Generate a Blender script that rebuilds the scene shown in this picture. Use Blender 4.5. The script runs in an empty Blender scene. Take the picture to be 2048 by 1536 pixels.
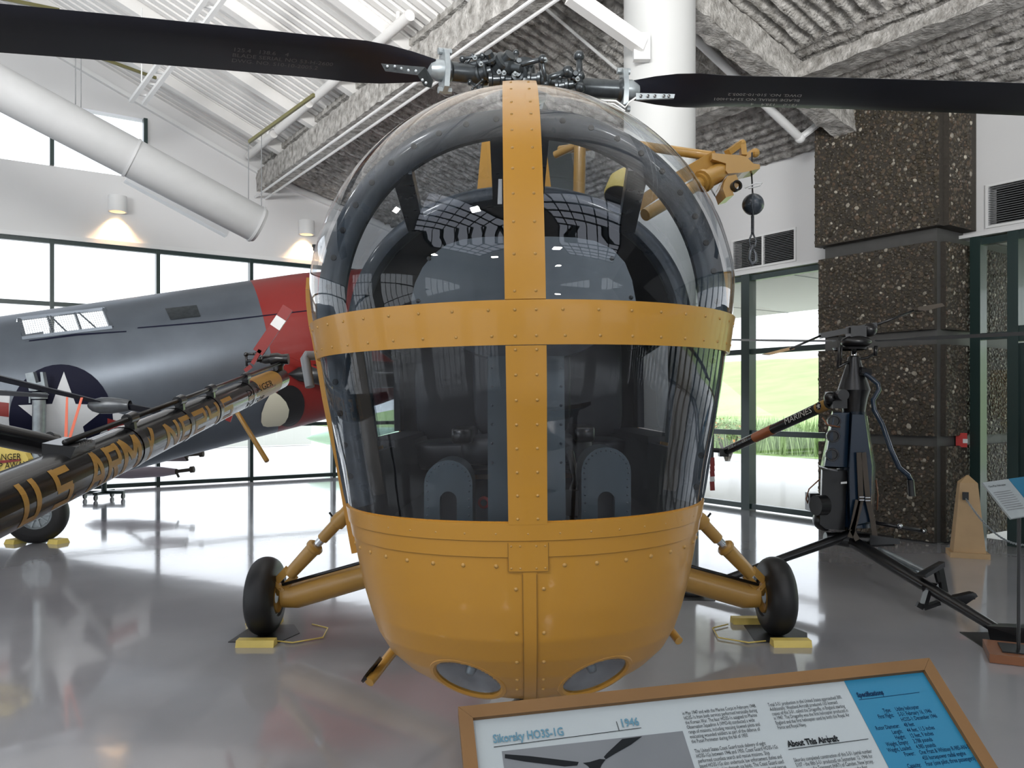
import bpy, math, random
import numpy as np
from math import sin, cos, pi, radians, sqrt, atan2
from mathutils import Vector, Matrix, noise

rnd = random.Random(7)
scene = bpy.context.scene
COL = scene.collection

# ------------------------------------------------------------------ camera, world, lights, exposure
F = 1610.0            # focal length in pixels of the 2048 px wide frame
EYE = 1.67            # height of the lens above the floor
HOR = 805.0           # pixel row of the horizon
cam_d = bpy.data.cameras.new('camera')
cam = bpy.data.objects.new('camera', cam_d); COL.objects.link(cam)
cam.location = (0, 0, EYE); cam.rotation_euler = (pi / 2, 0, 0)
cam_d.sensor_width = 36.0; cam_d.lens = F / 2048 * 36.0
cam_d.shift_y = (HOR - 768) / 2048
cam_d.clip_start = 0.05; cam_d.clip_end = 500
scene.camera = cam

world = bpy.data.worlds.new('overcast_sky'); scene.world = world; world.use_nodes = True
wn = world.node_tree; wn.nodes.clear()
wo = wn.nodes.new('ShaderNodeOutputWorld'); wb = wn.nodes.new('ShaderNodeBackground')
wtc = wn.nodes.new('ShaderNodeTexCoord'); wsep = wn.nodes.new('ShaderNodeSeparateXYZ'); wr = wn.nodes.new('ShaderNodeValToRGB')
wn.links.new(wtc.outputs['Generated'], wsep.inputs[0]); wn.links.new(wsep.outputs['Z'], wr.inputs[0])
wr.color_ramp.elements[0].position = 0.0; wr.color_ramp.elements[0].color = (0.86, 0.88, 0.94, 1)
wr.color_ramp.elements[1].position = 0.6; wr.color_ramp.elements[1].color = (0.80, 0.86, 1.0, 1)
wn.links.new(wr.outputs[0], wb.inputs[0]); wb.inputs[1].default_value = 1.6
wn.links.new(wb.outputs[0], wo.inputs[0])

def area(name, loc, target, sx, sy, power, col=(1, 1, 1)):
    d = bpy.data.lights.new(name, 'AREA'); d.shape = 'RECTANGLE'; d.size = sx; d.size_y = sy
    d.energy = power; d.color = col
    o = bpy.data.objects.new(name, d); COL.objects.link(o); o.location = loc
    o.rotation_euler = (Vector(target) - Vector(loc)).to_track_quat('-Z', 'Y').to_euler()
    return o
# added fill lights high up and out of view, brightening hall and nose
for lx, ly, lz in ((-3, -3, 8.4), (2.5, -5, 7.4), (-8, 1, 8.6), (-3, -9, 8.4), (4, -10, 7.4), (-9, -6, 8.6)):
    area('overhead_fill_light', (lx, ly, lz), (lx, ly, 0), .6, .6, 105, (1, .97, .93))
# added unseen fill lights aimed upward to brighten the roof
for lx, ly, lz, tx, ty, e_ in ((-7, 2.0, 4.4, -5, 12, 120), (-1, .5, 4.9, -2, 10, 170), (4.0, .5, 3.9, 4, 8, 120)):
    area('roof_fill_light', (lx, ly, lz), (tx, ty, 8.5), 2.4, 1.0, e_, (1, .985, .96)).data.spread = radians(105)

scene.view_settings.view_transform = 'Standard'; scene.view_settings.look = 'None'
scene.view_settings.gamma = 1; scene.view_settings.use_curve_mapping = False
scene.view_settings.exposure = 0.70
cy = scene.cycles
cy.use_denoising = True
cy.max_bounces = 8; cy.diffuse_bounces = 4; cy.glossy_bounces = 4; cy.transparent_max_bounces = 14; cy.transmission_bounces = 4
cy.sample_clamp_indirect = 6.0; cy.caustics_reflective = False; cy.caustics_refractive = False

# ------------------------------------------------------------------ helpers
def P(px, py, d):
    """point seen at pixel (px, py) of the 2048 x 1536 frame, d metres in front of the lens"""
    return Vector(((px - 1024) / F * d, d, EYE + (HOR - py) / F * d))
def G(px, py):
    """point on the floor seen at that pixel"""
    return P(px, py, EYE * F / (py - HOR))
C0 = Vector((-1.27, 19.9, 0)); LW = Vector((-.828, -.561, 0)); RW = Vector((.564, -.825, 0))
LW.normalize(); RW = Vector((-LW.y, LW.x, 0)) ; RW = RW if RW.x > 0 else -RW
def W(s, t, z=0):
    """hall coordinates: s metres along the left wall from the far corner, t metres along the right wall"""
    p = C0 + LW * s + RW * t
    return Vector((p.x, p.y, z))
def px_left(px, s_off=0):
    r = (px - 1024) / F; a = W(0, s_off); b = LW
    return (r * a.y - a.x) / (b.x - r * b.y)

class MB:
    def __init__(self, xf=None):
        self.v = []; self.f = []; self.xf = xf
    def add(self, vs, fs):
        n = len(self.v); self.v.extend([tuple(p) for p in vs]); self.f.extend([tuple(n + i for i in f) for f in fs]); return self
    def hexa(self, c):
        return self.add(c, [(0, 3, 2, 1), (4, 5, 6, 7), (0, 1, 5, 4), (1, 2, 6, 5), (2, 3, 7, 6), (3, 0, 4, 7)])
    def box(self, c, s, R=None):
        c = Vector(c); R = R or Matrix.Identity(3)
        h = [Vector(q) for q in ((-1, -1, -1), (1, -1, -1), (1, 1, -1), (-1, 1, -1), (-1, -1, 1), (1, -1, 1), (1, 1, 1), (-1, 1, 1))]
        return self.hexa([c + R @ Vector((q.x * s[0] / 2, q.y * s[1] / 2, q.z * s[2] / 2)) for q in h])
    def bar(self, a, b, w, h, up=(0, 0, 1)):
        a = Vector(a); b = Vector(b); d = (b - a).normalized(); x = d.cross(Vector(up))
        if x.length < 1e-4: x = d.cross(Vector((1, 0, 0)))
        x.normalize(); y = x.cross(d)
        q = [(-1, -1), (1, -1), (1, 1), (-1, 1)]
        return self.hexa([a + x * i * w / 2 + y * j * h / 2 for i, j in q] + [b + x * i * w / 2 + y * j * h / 2 for i, j in q])
    def wbox(self, s0, s1, t0, t1, z0, z1):
        return self.hexa([W(s0, t0, z0), W(s1, t0, z0), W(s1, t1, z0), W(s0, t1, z0), W(s0, t0, z1), W(s1, t0, z1), W(s1, t1, z1), W(s0, t1, z1)])
    def tube(self, pts, r, n=12, cap=True):
        pts = [Vector(p) for p in pts]; m = len(pts)
        rs = r if isinstance(r, (list, tuple)) else [r] * m
        vs = []; fs = []; px = None
        for i, p in enumerate(pts):
            d = (pts[min(i + 1, m - 1)] - pts[max(i - 1, 0)]).normalized()
            if px is None:
                px = d.cross(Vector((0, 0, 1)))
                if px.length < 1e-3: px = d.cross(Vector((1, 0, 0)))
            else:
                px = px - d * px.dot(d)
            px.normalize(); py = d.cross(px)
            for k in range(n):
                a = 2 * pi * k / n
                vs.append(p + (px * cos(a) + py * sin(a)) * rs[i])
        for i in range(m - 1):
            for k in range(n):
                a = i * n + k; b = i * n + (k + 1) % n
                fs.append((a, b, b + n, a + n))
        if cap:
            fs.append(tuple(range(n))[::-1]); fs.append(tuple((m - 1) * n + k for k in range(n)))
        return self.add(vs, fs)
    def ball(self, c, r, n=12, m=8, sc=(1, 1, 1)):
        c = Vector(c); vs = []; fs = []
        for i in range(m + 1):
            th = pi * i / m
            for k in range(n):
                a = 2 * pi * k / n
                vs.append(c + Vector((sin(th) * cos(a) * sc[0], sin(th) * sin(a) * sc[1], cos(th) * sc[2])) * r)
        for i in range(m):
            for k in range(n):
                a = i * n + k; b = i * n + (k + 1) % n
                fs.append((a, a + n, b + n, b))
        return self.add(vs, fs)
    def lathe(self, c, axis, prof, n=32, close=False):
        """prof: list of (distance along axis, radius)"""
        c = Vector(c); d = Vector(axis).normalized(); x = d.cross(Vector((0, 0, 1)))
        if x.length < 1e-3: x = Vector((1, 0, 0))
        x.normalize(); y = d.cross(x); vs = []; fs = []; m = len(prof)
        for (h, r) in prof:
            for k in range(n):
                a = 2 * pi * k / n; vs.append(c + d * h + (x * cos(a) + y * sin(a)) * r)
        for i in range(m if close else m - 1):
            for k in range(n):
                a = i * n + k; b = i * n + (k + 1) % n; j = ((i + 1) % m) * n - i * n
                fs.append((a, b, b + j, a + j))
        return self.add(vs, fs)
    def prism(self, poly, ext):
        """poly: 3-D points of a planar outline, ext: extrusion vector"""
        poly = [Vector(p) for p in poly]; e = Vector(ext); n = len(poly)
        vs = poly + [p + e for p in poly]
        return self.add(vs, [tuple(range(n))[::-1], tuple(range(n, 2 * n))] + [(i, (i + 1) % n, (i + 1) % n + n, i + n) for i in range(n)])
    def grid(self, fn, us, vs_, flip=False):
        n = len(vs_); vs = [fn(u, v) for u in us for v in vs_]; fs = []
        for i in range(len(us) - 1):
            for j in range(n - 1):
                a = i * n + j; q = (a, a + 1, a + n + 1, a + n)
                fs.append(q[::-1] if flip else q)
        return self.add(vs, fs)
    def shell(self, fn, us, vs_, nrm, th):
        """closed slab: outer surface fn, inner surface th metres along -nrm(u, v)"""
        nu, nv = len(us), len(vs_)
        out = [Vector(fn(u, v)) for u in us for v in vs_]
        inn = [Vector(fn(u, v)) - Vector(nrm(u, v)) * th for u in us for v in vs_]
        fs = []; N = nu * nv
        for i in range(nu - 1):
            for j in range(nv - 1):
                a = i * nv + j; fs.append((a, a + 1, a + nv + 1, a + nv)); fs.append((N + a, N + a + nv, N + a + nv + 1, N + a + 1))
        for j in range(nv - 1):
            fs.append((j, N + j, N + j + 1, j + 1)); a = (nu - 1) * nv + j; fs.append((a, a + 1, N + a + 1, N + a))
        for i in range(nu - 1):
            a = i * nv; fs.append((a, a + nv, N + a + nv, N + a)); a = i * nv + nv - 1; fs.append((a, N + a, N + a + nv, a + nv))
        return self.add(out + inn, fs)
    def build(self, name, mat, parent=None, smooth=None, kind=None, label=None, fix=True, mats=None, fmat=None):
        me = bpy.data.meshes.new(name)
        off = Vector(ORG.get(parent.name, (0, 0, 0))) if parent else Vector((0, 0, 0))
        V = [Vector(p) for p in self.v]
        if self.xf: V = [self.xf(p) for p in V]
        if parent is None and V:
            lo = [min(p[i] for p in V) for i in range(3)]; hi = [max(p[i] for p in V) for i in range(3)]
            off = Vector(((lo[0] + hi[0]) / 2, (lo[1] + hi[1]) / 2, lo[2]))
        me.from_pydata([tuple(p - off) for p in V], [], self.f)
        me.materials.append(mat)
        if mats:
            for m_ in mats: me.materials.append(m_)
        if fmat: me.polygons.foreach_set('material_index', fmat)
        if fix and len(self.f) < 60000:
            import bmesh
            bm = bmesh.new(); bm.from_mesh(me); bmesh.ops.recalc_face_normals(bm, faces=bm.faces); bm.to_mesh(me); bm.free()
        if smooth:
            me.polygons.foreach_set('use_smooth', [True] * len(me.polygons))
            if smooth is not True: me.set_sharp_from_angle(angle=radians(smooth))
        me.update()
        o = bpy.data.objects.new(name, me); COL.objects.link(o)
        if parent:
            o.parent = parent; ORG[o.name] = tuple(off)
        else:
            o.location = off; ORG[o.name] = tuple(off)
        if kind: o['kind'] = kind
        if label: o['label'] = label
        return o
ORG = {}

def thing(name, label, cat, loc=(0, 0, 0), group=None):
    o = bpy.data.objects.new(name, None); COL.objects.link(o); o.location = loc; o.empty_display_size = .1
    ORG[o.name] = tuple(loc)
    o['label'] = label; o['category'] = cat
    if group: o['group'] = group
    return o
def tag(o, label, cat, group=None):
    o['label'] = label; o['category'] = cat
    if group: o['group'] = group
    return o
def struct_root(name, loc=(0, 0, 0)):
    o = bpy.data.objects.new(name, None); COL.objects.link(o); o.location = loc; ORG[o.name] = tuple(loc); o['kind'] = 'structure'
    return o

# ------------------------------------------------------------------ materials
def mat(name, col, rough=.5, metal=0, coat=0, coat_r=.08, spec=.5, noise_s=None, noise_a=.0, bump=None, rvar=0, col2=None, emit=None):
    m = bpy.data.materials.new(name); m.use_nodes = True; nt = m.node_tree; b = nt.nodes['Principled BSDF']
    b.inputs['Base Color'].default_value = (*col, 1); b.inputs['Roughness'].default_value = rough; b.inputs['Metallic'].default_value = metal
    b.inputs['Coat Weight'].default_value = coat; b.inputs['Coat Roughness'].default_value = coat_r; b.inputs['Specular IOR Level'].default_value = spec
    tc = nt.nodes.new('ShaderNodeTexCoord')
    if noise_s:
        n = nt.nodes.new('ShaderNodeTexNoise'); n.inputs['Scale'].default_value = noise_s; n.inputs['Detail'].default_value = 6
        nt.links.new(tc.outputs['Object'], n.inputs['Vector'])
        r = nt.nodes.new('ShaderNodeValToRGB'); r.color_ramp.elements[0].position = .3; r.color_ramp.elements[1].position = .7
        c2 = col2 or tuple(max(0, c * (1 - noise_a)) for c in col)
        r.color_ramp.elements[0].color = (*c2, 1); r.color_ramp.elements[1].color = (*col, 1)
        nt.links.new(n.outputs['Fac'], r.inputs[0]); nt.links.new(r.outputs[0], b.inputs['Base Color'])
        if rvar:
            mr = nt.nodes.new('ShaderNodeMapRange'); mr.inputs['To Min'].default_value = max(.01, rough - rvar); mr.inputs['To Max'].default_value = rough + rvar
            nt.links.new(n.outputs['Fac'], mr.inputs['Value']); nt.links.new(mr.outputs[0], b.inputs['Roughness'])
    if bump:
        n2 = nt.nodes.new('ShaderNodeTexNoise'); n2.inputs['Scale'].default_value = bump[0]; n2.inputs['Detail'].default_value = 5
        nt.links.new(tc.outputs['Object'], n2.inputs['Vector'])
        bp = nt.nodes.new('ShaderNodeBump'); bp.inputs['Strength'].default_value = bump[1]; bp.inputs['Distance'].default_value = bump[2]
        nt.links.new(n2.outputs['Fac'], bp.inputs['Height']); nt.links.new(bp.outputs[0], b.inputs['Normal'])
    if emit:
        b.inputs['Emission Color'].default_value = (*emit[0], 1); b.inputs['Emission Strength'].default_value = emit[1]
    return m
def glass_mat(name, tint, f0=.05, k=1.0, tf=0.0):
    m = bpy.data.materials.new(name); m.use_nodes = True; nt = m.node_tree; nt.nodes.clear()
    out = nt.nodes.new('ShaderNodeOutputMaterial'); mx = nt.nodes.new('ShaderNodeMixShader')
    tr = nt.nodes.new('ShaderNodeBsdfTransparent'); tr.inputs[0].default_value = (*tint, 1)
    gl = nt.nodes.new('ShaderNodeBsdfAnisotropic'); gl.inputs['Roughness'].default_value = .01; gl.inputs[0].default_value = (1, 1, 1, 1)
    lw = nt.nodes.new('ShaderNodeLayerWeight'); lw.inputs['Blend'].default_value = .5
    pw = nt.nodes.new('ShaderNodeMath'); pw.operation = 'POWER'; pw.inputs[1].default_value = 5
    ma = nt.nodes.new('ShaderNodeMath'); ma.operation = 'MULTIPLY_ADD'; ma.inputs[1].default_value = (1 - f0) * k; ma.inputs[2].default_value = f0; ma.use_clamp = True
    nt.links.new(lw.outputs['Facing'], pw.inputs[0]); nt.links.new(pw.outputs[0], ma.inputs[0]); nt.links.new(ma.outputs[0], mx.inputs[0])
    nt.links.new(tr.outputs[0], mx.inputs[1]); nt.links.new(gl.outputs[0], mx.inputs[2]); nt.links.new(mx.outputs[0], out.inputs[0])
    return m
M = {}
M['yellow'] = mat('yellow_paint', (.50, .245, .030), .34, spec=.35, coat=.28, coat_r=.09, noise_s=1.5, noise_a=.05, rvar=.03)
M['yellow_dk'] = mat('yellow_gear_paint', (.46, .255, .055), .35, coat=.4)
M['yellow_lt'] = mat('pale_yellow_wood', (.80, .62, .16), .5, noise_s=8, noise_a=.12)
M['canopy'] = glass_mat('canopy_plexiglass', (.78, .81, .84), .042, .9)
M['pane'] = glass_mat('window_glass', (.97, .985, .975), .04, .6)
M['frame'] = mat('blue_grey_frame_enamel', (.016, .023, .032), .3, coat=.4, noise_s=14, noise_a=.0, col2=(.045, .060, .076), rvar=.1)
M['dark'] = mat('dark_cabin_lining', (.012, .014, .019), .6)
M['cabin'] = mat('cabin_upholstery', (.022, .024, .030), .42, noise_s=6, noise_a=.25)
M['panel_gr'] = mat('grey_glare_shield', (.12, .14, .155), .22, coat=.4, coat_r=.06, noise_s=25, noise_a=.12)
M['cover'] = mat('slate_blue_enamel', (.045, .066, .080), .3, coat=.4, noise_s=10, noise_a=.15)
M['steel'] = mat('dark_grey_steel', (.075, .085, .092), .28, metal=.7, noise_s=20, noise_a=.3)
M['steel_lt'] = mat('light_grey_metal', (.36, .40, .42), .35, metal=.5, noise_s=15, noise_a=.25)
M['chrome'] = mat('polished_chrome', (.7, .72, .75), .08, metal=1)
M['blade'] = mat('navy_black_blade_paint', (.009, .010, .017), .42, noise_s=3, noise_a=.2)
M['black'] = mat('black_enamel', (.008, .008, .009), .3, coat=.3)
M['rubber'] = mat('tyre_rubber', (.012, .012, .013), .48, bump=(60, .15, .002))
M['white'] = mat('white_paint', (.78, .79, .79), .5)
M['colwhite'] = mat('column_paint', (.58, .59, .585), .5, noise_s=1.0, noise_a=.03)
M['wall'] = mat('white_wall_paint', (.74, .745, .75), .7, noise_s=1.2, noise_a=.02)
M['deck'] = mat('white_roof_deck_paint', (.80, .795, .78), .55, noise_s=2, noise_a=.06)
M['mullion'] = mat('green_window_frame', (.014, .034, .032), .35, coat=.25)
M['soffit'] = mat('cream_soffit', (.62, .62, .56), .7)
M['green_ln'] = mat('olive_line', (.14, .13, .05), .5)
M['groove'] = mat('grey_concrete_groove', (.085, .085, .082), .65, noise_s=8, noise_a=.15)
M['matrix'] = mat('pebble_mortar', (.06, .052, .042), .85, noise_s=30, noise_a=.3, bump=(60, .6, .01))
M['red'] = mat('red_paint', (.24, .016, .013), .4, coat=.15, noise_s=1.0, noise_a=.06)
M['redb'] = mat('bright_red_plastic', (.55, .025, .02), .4)
M['silver'] = mat('aluminium_skin', (.135, .157, .186), .36, metal=.55, noise_s=2.2, noise_a=.18, rvar=.06)
M['navy'] = mat('navy_insignia', (.003, .004, .020), .6, spec=.2)
M['insw'] = mat('insignia_white', (.62, .64, .66), .45)
M['boom'] = mat('black_boom_paint', (.009, .009, .010), .25, spec=.3, coat=.25, coat_r=.05)
M['boomy'] = mat('boom_ochre_letters', (.40, .22, .045), .4)
M['orange'] = mat('orange_ribbon', (.85, .20, .12), .6)
M['wood'] = mat('sign_oak_frame', (.19, .10, .036), .5, spec=.3, noise_s=4, noise_a=.22)
M['wood_lt'] = mat('pale_plywood', (.56, .38, .20), .5, noise_s=5, noise_a=.12)
M['wood_rd'] = mat('reddish_wood', (.26, .10, .04), .4, coat=.4, noise_s=5, noise_a=.2)
M['paper'] = mat('sign_white_print', (.33, .37, .385), .4, coat=.08, coat_r=.2)
M['blue'] = mat('sign_blue_print', (.018, .155, .27), .4, spec=.3)
M['ink'] = mat('sign_black_ink', (.006, .008, .010), .6, spec=.15)
M['inkb'] = mat('sign_navy_ink', (.002, .02, .06), .6, spec=.15)
M['inkl'] = mat('sign_pale_blue_ink', (.09, .20, .27), .5, spec=.2)
M['photo'] = mat('sign_photo_grey', (.17, .185, .20), .35, noise_s=2.5, noise_a=.35)
M['rblue'] = mat('navy_blue_fairing', (.007, .022, .046), .25, coat=.6, coat_r=.06)
M['strap'] = mat('webbing_brown', (.09, .075, .06), .8)
M['conc'] = mat('outdoor_concrete', (.80, .77, .72), .8, noise_s=.3, noise_a=.06)
M['grass'] = mat('outdoor_grass', (.52, .70, .26), .9, noise_s=.6, noise_a=.2)
M['tallgr'] = mat('outdoor_tall_grass', (.40, .55, .22), .9, noise_s=3, noise_a=.4)
M['txt'] = mat('white_lettering', (.6, .6, .58), .5)
M['txtd'] = mat('dull_stencil_lettering', (.16, .15, .15), .5)
M['cream'] = mat('cream_window_light', (.70, .68, .55), .5)  # stands in for bright window light in the tail opening
M['duct'] = mat('white_duct_fabric', (.50, .51, .52), .55, noise_s=6, noise_a=.05)
M['grey'] = mat('mid_grey_paint', (.20, .21, .22), .4)
M['pod'] = mat('pod_grey_metal', (.13, .14, .15), .3, metal=.5, noise_s=10, noise_a=.3)
M['lens'] = mat('lamp_lens_silver', (.42, .43, .44), .12, metal=.6, noise_s=9, noise_a=.5)
M['white_pl'] = mat('white_diffuser', (.8, .82, .84), .4)

def floor_material():
    m = bpy.data.materials.new('polished_floor'); m.use_nodes = True; nt = m.node_tree; b = nt.nodes['Principled BSDF']
    tc = nt.nodes.new('ShaderNodeTexCoord'); n = nt.nodes.new('ShaderNodeTexNoise'); n.inputs['Scale'].default_value = .55; n.inputs['Detail'].default_value = 7
    nt.links.new(tc.outputs['Object'], n.inputs['Vector'])
    r = nt.nodes.new('ShaderNodeValToRGB'); r.color_ramp.elements[0].position = .35; r.color_ramp.elements[1].position = .65
    r.color_ramp.elements[0].color = (.31, .31, .33, 1); r.color_ramp.elements[1].color = (.385, .385, .405, 1)
    nt.links.new(n.outputs['Fac'], r.inputs[0]); nt.links.new(r.outputs[0], b.inputs['Base Color'])
    mr = nt.nodes.new('ShaderNodeMapRange'); mr.inputs['To Min'].default_value = .06; mr.inputs['To Max'].default_value = .16
    nt.links.new(n.outputs['Fac'], mr.inputs['Value']); nt.links.new(mr.outputs[0], b.inputs['Roughness'])
    b.inputs['Coat Weight'].default_value = .5; b.inputs['Coat Roughness'].default_value = .05
    n2 = nt.nodes.new('ShaderNodeTexNoise'); n2.inputs['Scale'].default_value = 1.6; n2.inputs['Detail'].default_value = 3
    nt.links.new(tc.outputs['Object'], n2.inputs['Vector'])
    bp = nt.nodes.new('ShaderNodeBump'); bp.inputs['Strength'].default_value = .25; bp.inputs['Distance'].default_value = .006
    nt.links.new(n2.outputs['Fac'], bp.inputs['Height']); nt.links.new(bp.outputs[0], b.inputs['Normal']); nt.links.new(bp.outputs[0], b.inputs['Coat Normal'])
    return m
M['floor'] = floor_material()
def spray_material():
    m = mat('sprayed_fireproofing', (.62, .605, .58), .95, noise_s=9, noise_a=.0, col2=(.22, .21, .19), bump=(28, 1.0, .03))
    return m
M['spray'] = spray_material()
def pebble_material():
    m = bpy.data.materials.new('pebbles'); m.use_nodes = True; nt = m.node_tree; b = nt.nodes['Principled BSDF']
    at = nt.nodes.new('ShaderNodeAttribute'); at.attribute_name = 'tone'
    r = nt.nodes.new('ShaderNodeValToRGB'); e = r.color_ramp.elements
    e[0].position = 0; e[0].color = (.030, .024, .016, 1); e[1].position = 1; e[1].color = (.50, .46, .38, 1)
    for p, c in ((.3, (.055, .045, .030)), (.45, (.085, .07, .048)), (.6, (.11, .075, .05)), (.8, (.17, .155, .125))):
        q = e.new(p); q.color = (*c, 1)
    nt.links.new(at.outputs['Fac'], r.inputs[0]); nt.links.new(r.outputs[0], b.inputs['Base Color']); b.inputs['Roughness'].default_value = .45
    return m
M['pebble'] = pebble_material()

def text_geo(s, size=1.0, sx=1.0, align='LEFT', shear=0, bold=0):
    cu = bpy.data.curves.new('lettering', 'FONT'); cu.body = s; cu.size = size; cu.align_x = align; cu.shear = shear; cu.offset = bold
    cu.resolution_u = 2; cu.fill_mode = 'FRONT'
    o = bpy.data.objects.new('lettering', cu); COL.objects.link(o)
    dg = bpy.context.evaluated_depsgraph_get(); me = bpy.data.meshes.new_from_object(o.evaluated_get(dg))
    vs = [(v.co.x * sx, v.co.y) for v in me.vertices]; fs = [tuple(p.vertices) for p in me.polygons]
    COL.objects.unlink(o); bpy.data.objects.remove(o); bpy.data.curves.remove(cu); bpy.data.meshes.remove(me)
    return vs, fs
def text_on(mb, s, size, org, xd, yd, sx=1, align='LEFT', off=0.0, shear=0, bold=0):
    vs, fs = text_geo(s, size, sx, align, shear, bold); xd = Vector(xd); yd = Vector(yd); n = xd.cross(yd).normalized(); org = Vector(org)
    mb.add([org + xd * x + yd * y + n * off for x, y in vs], fs)

# ------------------------------------------------------------------ the hall
SMAX, TMAX = 26.0, 34.0
def roof_z(s):
    return 5.27 + .27 * s if s < 4.8 else 6.57 + .43 * (min(s, 14) - 4.8)
b = MB(); b.wbox(-.3, SMAX + .3, -.3, TMAX + .3, -.12, 0); b.build('floor', M['floor'], kind='structure')

def windows(name, side, spans, zs, z0, z1, wide=.07, deep=.16, lo=0.0, widec=(), order=None):
    """curtain wall: spans = positions of the uprights along the wall, zs = heights of the transoms"""
    root = struct_root(name, W(0, spans[0], 0) if side == 'R' else W(spans[0], 0, 0))
    def bx(mb, a0, a1, d0, d1, q0, q1):
        if side == 'R': mb.wbox(d0, d1, a0, a1, q0, q1)
        elif side == 'L': mb.wbox(a0, a1, d0, d1, q0, q1)
        elif side == 'B': mb.wbox(a0, a1, TMAX + d0, TMAX + d1, q0, q1)
        else: mb.wbox(SMAX + d0, SMAX + d1, a0, a1, q0, q1)
    for i, a in enumerate(spans):
        w = .16 if i in widec else wide
        m_ = MB(); bx(m_, a - w / 2, a + w / 2, -deep / 2, deep / 2, z0, z1); m_.build('mullion', M['mullion'], root)
    for z in zs:
        for a, c in zip(spans[:-1], spans[1:]):
            m_ = MB(); bx(m_, a + wide / 2, c - wide / 2, -.05, .05, z - .04, z + .04); m_.build('transom', M['mullion'], root)
    lv = sorted(set([z0] + list(zs) + [z1]))
    for a, c in zip(spans[:-1], spans[1:]):
        for q0, q1 in zip(lv[:-1], lv[1:]):
            if q1 - q0 < .2: continue
            m_ = MB(); bx(m_, a + .03, c - .03, -.012, -.004, q0 + .03, q1 - .03); m_.build('pane', M['pane'], root)
    return root
# left wall: window band below 4.65 m, white wall above with a clerestory
SP = [3.31 + 1.83 * k for k in range(-1, 12)]
windows('window_1', 'L', [-.0 + .05] + SP, [.06, 1.20, 3.50, 4.66], 0.0, 4.70, wide=.07)
b = MB()
def lwall(s0, s1, za0, za1, zb0, zb1):
    # slab with sloping top; za at s0, zb at s1
    b.hexa([W(s0, -.25, za0), W(s1, -.25, zb0), W(s1, 0, zb0), W(s0, 0, za0), W(s0, -.25, za1), W(s1, -.25, zb1), W(s1, 0, zb1), W(s0, 0, za1)])
rz = roof_z
lwall(-.25, 4.8, 4.70, rz(0) + .3, 4.70, rz(4.79) + .3)
lwall(4.8, 7.2, 4.70, rz(4.8) + .3, 4.70, rz(7.2) + .3)
lwall(7.2, 14, 4.70, 6.07, 4.70, 6.07); lwall(7.2, 14, 7.25, rz(7.2) + .3, 7.25, rz(14) + .3)
lwall(14, SMAX, 4.70, rz(14) + .3, 4.70, rz(14) + .3); lwall(3.31 + 1.83 * 11, SMAX, 0, 4.7, 0, 4.7)
b.build('wall_left', M['wall'], kind='structure')
windows('window_2', 'L', [7.2, 8.80, 10.63, 12.46, 14.0], [], 6.07, 7.25, wide=.07)
b = MB(); b.wbox(0, 20, -.02, .10, 4.70, 4.78); b.build('trim_1', M['white'], kind='structure')
b = MB()   # white angle trim where the left wall meets the deck
b.bar(W(4.8, .05, rz(4.8) - .1), W(14, .05, rz(14) - .12), .1, .08); b.bar(W(0, .05, rz(0) - .1), W(4.8, .05, rz(4.79) - .1), .1, .08)
b.build('trim_2', M['white'], kind='structure')
# right wall
TP = [.08, 1.35, 3.2, 5.07, 6.95, 8.85, 10.6]
windows('window_3', 'R', TP, [.06, 1.20, 2.46, 3.60], 0.0, 3.66, wide=.07, widec=(5,))
def vent_cut_wall(name, t0, t1, z0, z1, vents):
    b = MB(); ts = [t0]
    for a, c, q0, q1 in vents:
        b.wbox(-.25, 0, ts[-1], a, z0, z1); b.wbox(-.25, 0, a, c, z0, q0); b.wbox(-.25, 0, a, c, q1, z1); ts.append(c)
        b.wbox(-.25, -.2, a, c, q0, q1)
    b.wbox(-.25, 0, ts[-1], t1, z0, z1)
    return b.build(name, M['wall'], kind='structure')
V1 = (8.56, 9.70, 3.78, 4.22); V2 = (12.42, 13.7, 3.78, 4.24)
vent_cut_wall('wall_right', -.25, TMAX, 3.66, 5.55, [V1, V2])
b = MB(); b.wbox(-.05, .10, .0, TMAX, 3.66, 3.70); b.build('trim_3', M['white'], kind='structure')
for (a, c, q0, q1), lb, n in ((V1, 'white framed air vent with black louvres behind the hanging hoist hook', 2), (V2, 'white framed air vent with dark louvres above the glass entrance', 2)):
    v = thing('air_vent', lb, 'vent', W(0, a, q0))
    f = MB(); f.wbox(-.02, .025, a - .03, c + .03, q0 - .03, q0); f.wbox(-.02, .025, a - .03, c + .03, q1, q1 + .03)
    f.wbox(-.02, .025, a - .03, a, q0, q1); f.wbox(-.02, .025, c, c + .03, q0, q1); mid = (a + c) / 2
    f.wbox(-.02, .02, mid - .015, mid + .015, q0, q1); f.build('vent_frame', M['white'], v)
    k = MB(); k.wbox(-.2, -.19, a, c, q0, q1); k.build('backing', M['black'], v)
    ns = 17
    for i in range(ns):
        z = q0 + (i + .5) * (q1 - q0) / ns
        for e0, e1 in ((a, mid - .015), (mid + .015, c)):
            s_ = MB(); s_.hexa([W(-.03, e0, z + .004), W(.01, e0, z - .008), W(.01, e1, z - .008), W(-.03, e1, z + .004), W(-.03, e0, z + .010), W(.01, e0, z - .002), W(.01, e1, z - .002), W(-.03, e1, z + .010)])
            s_.build('slat', M['grey'], v)
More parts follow.
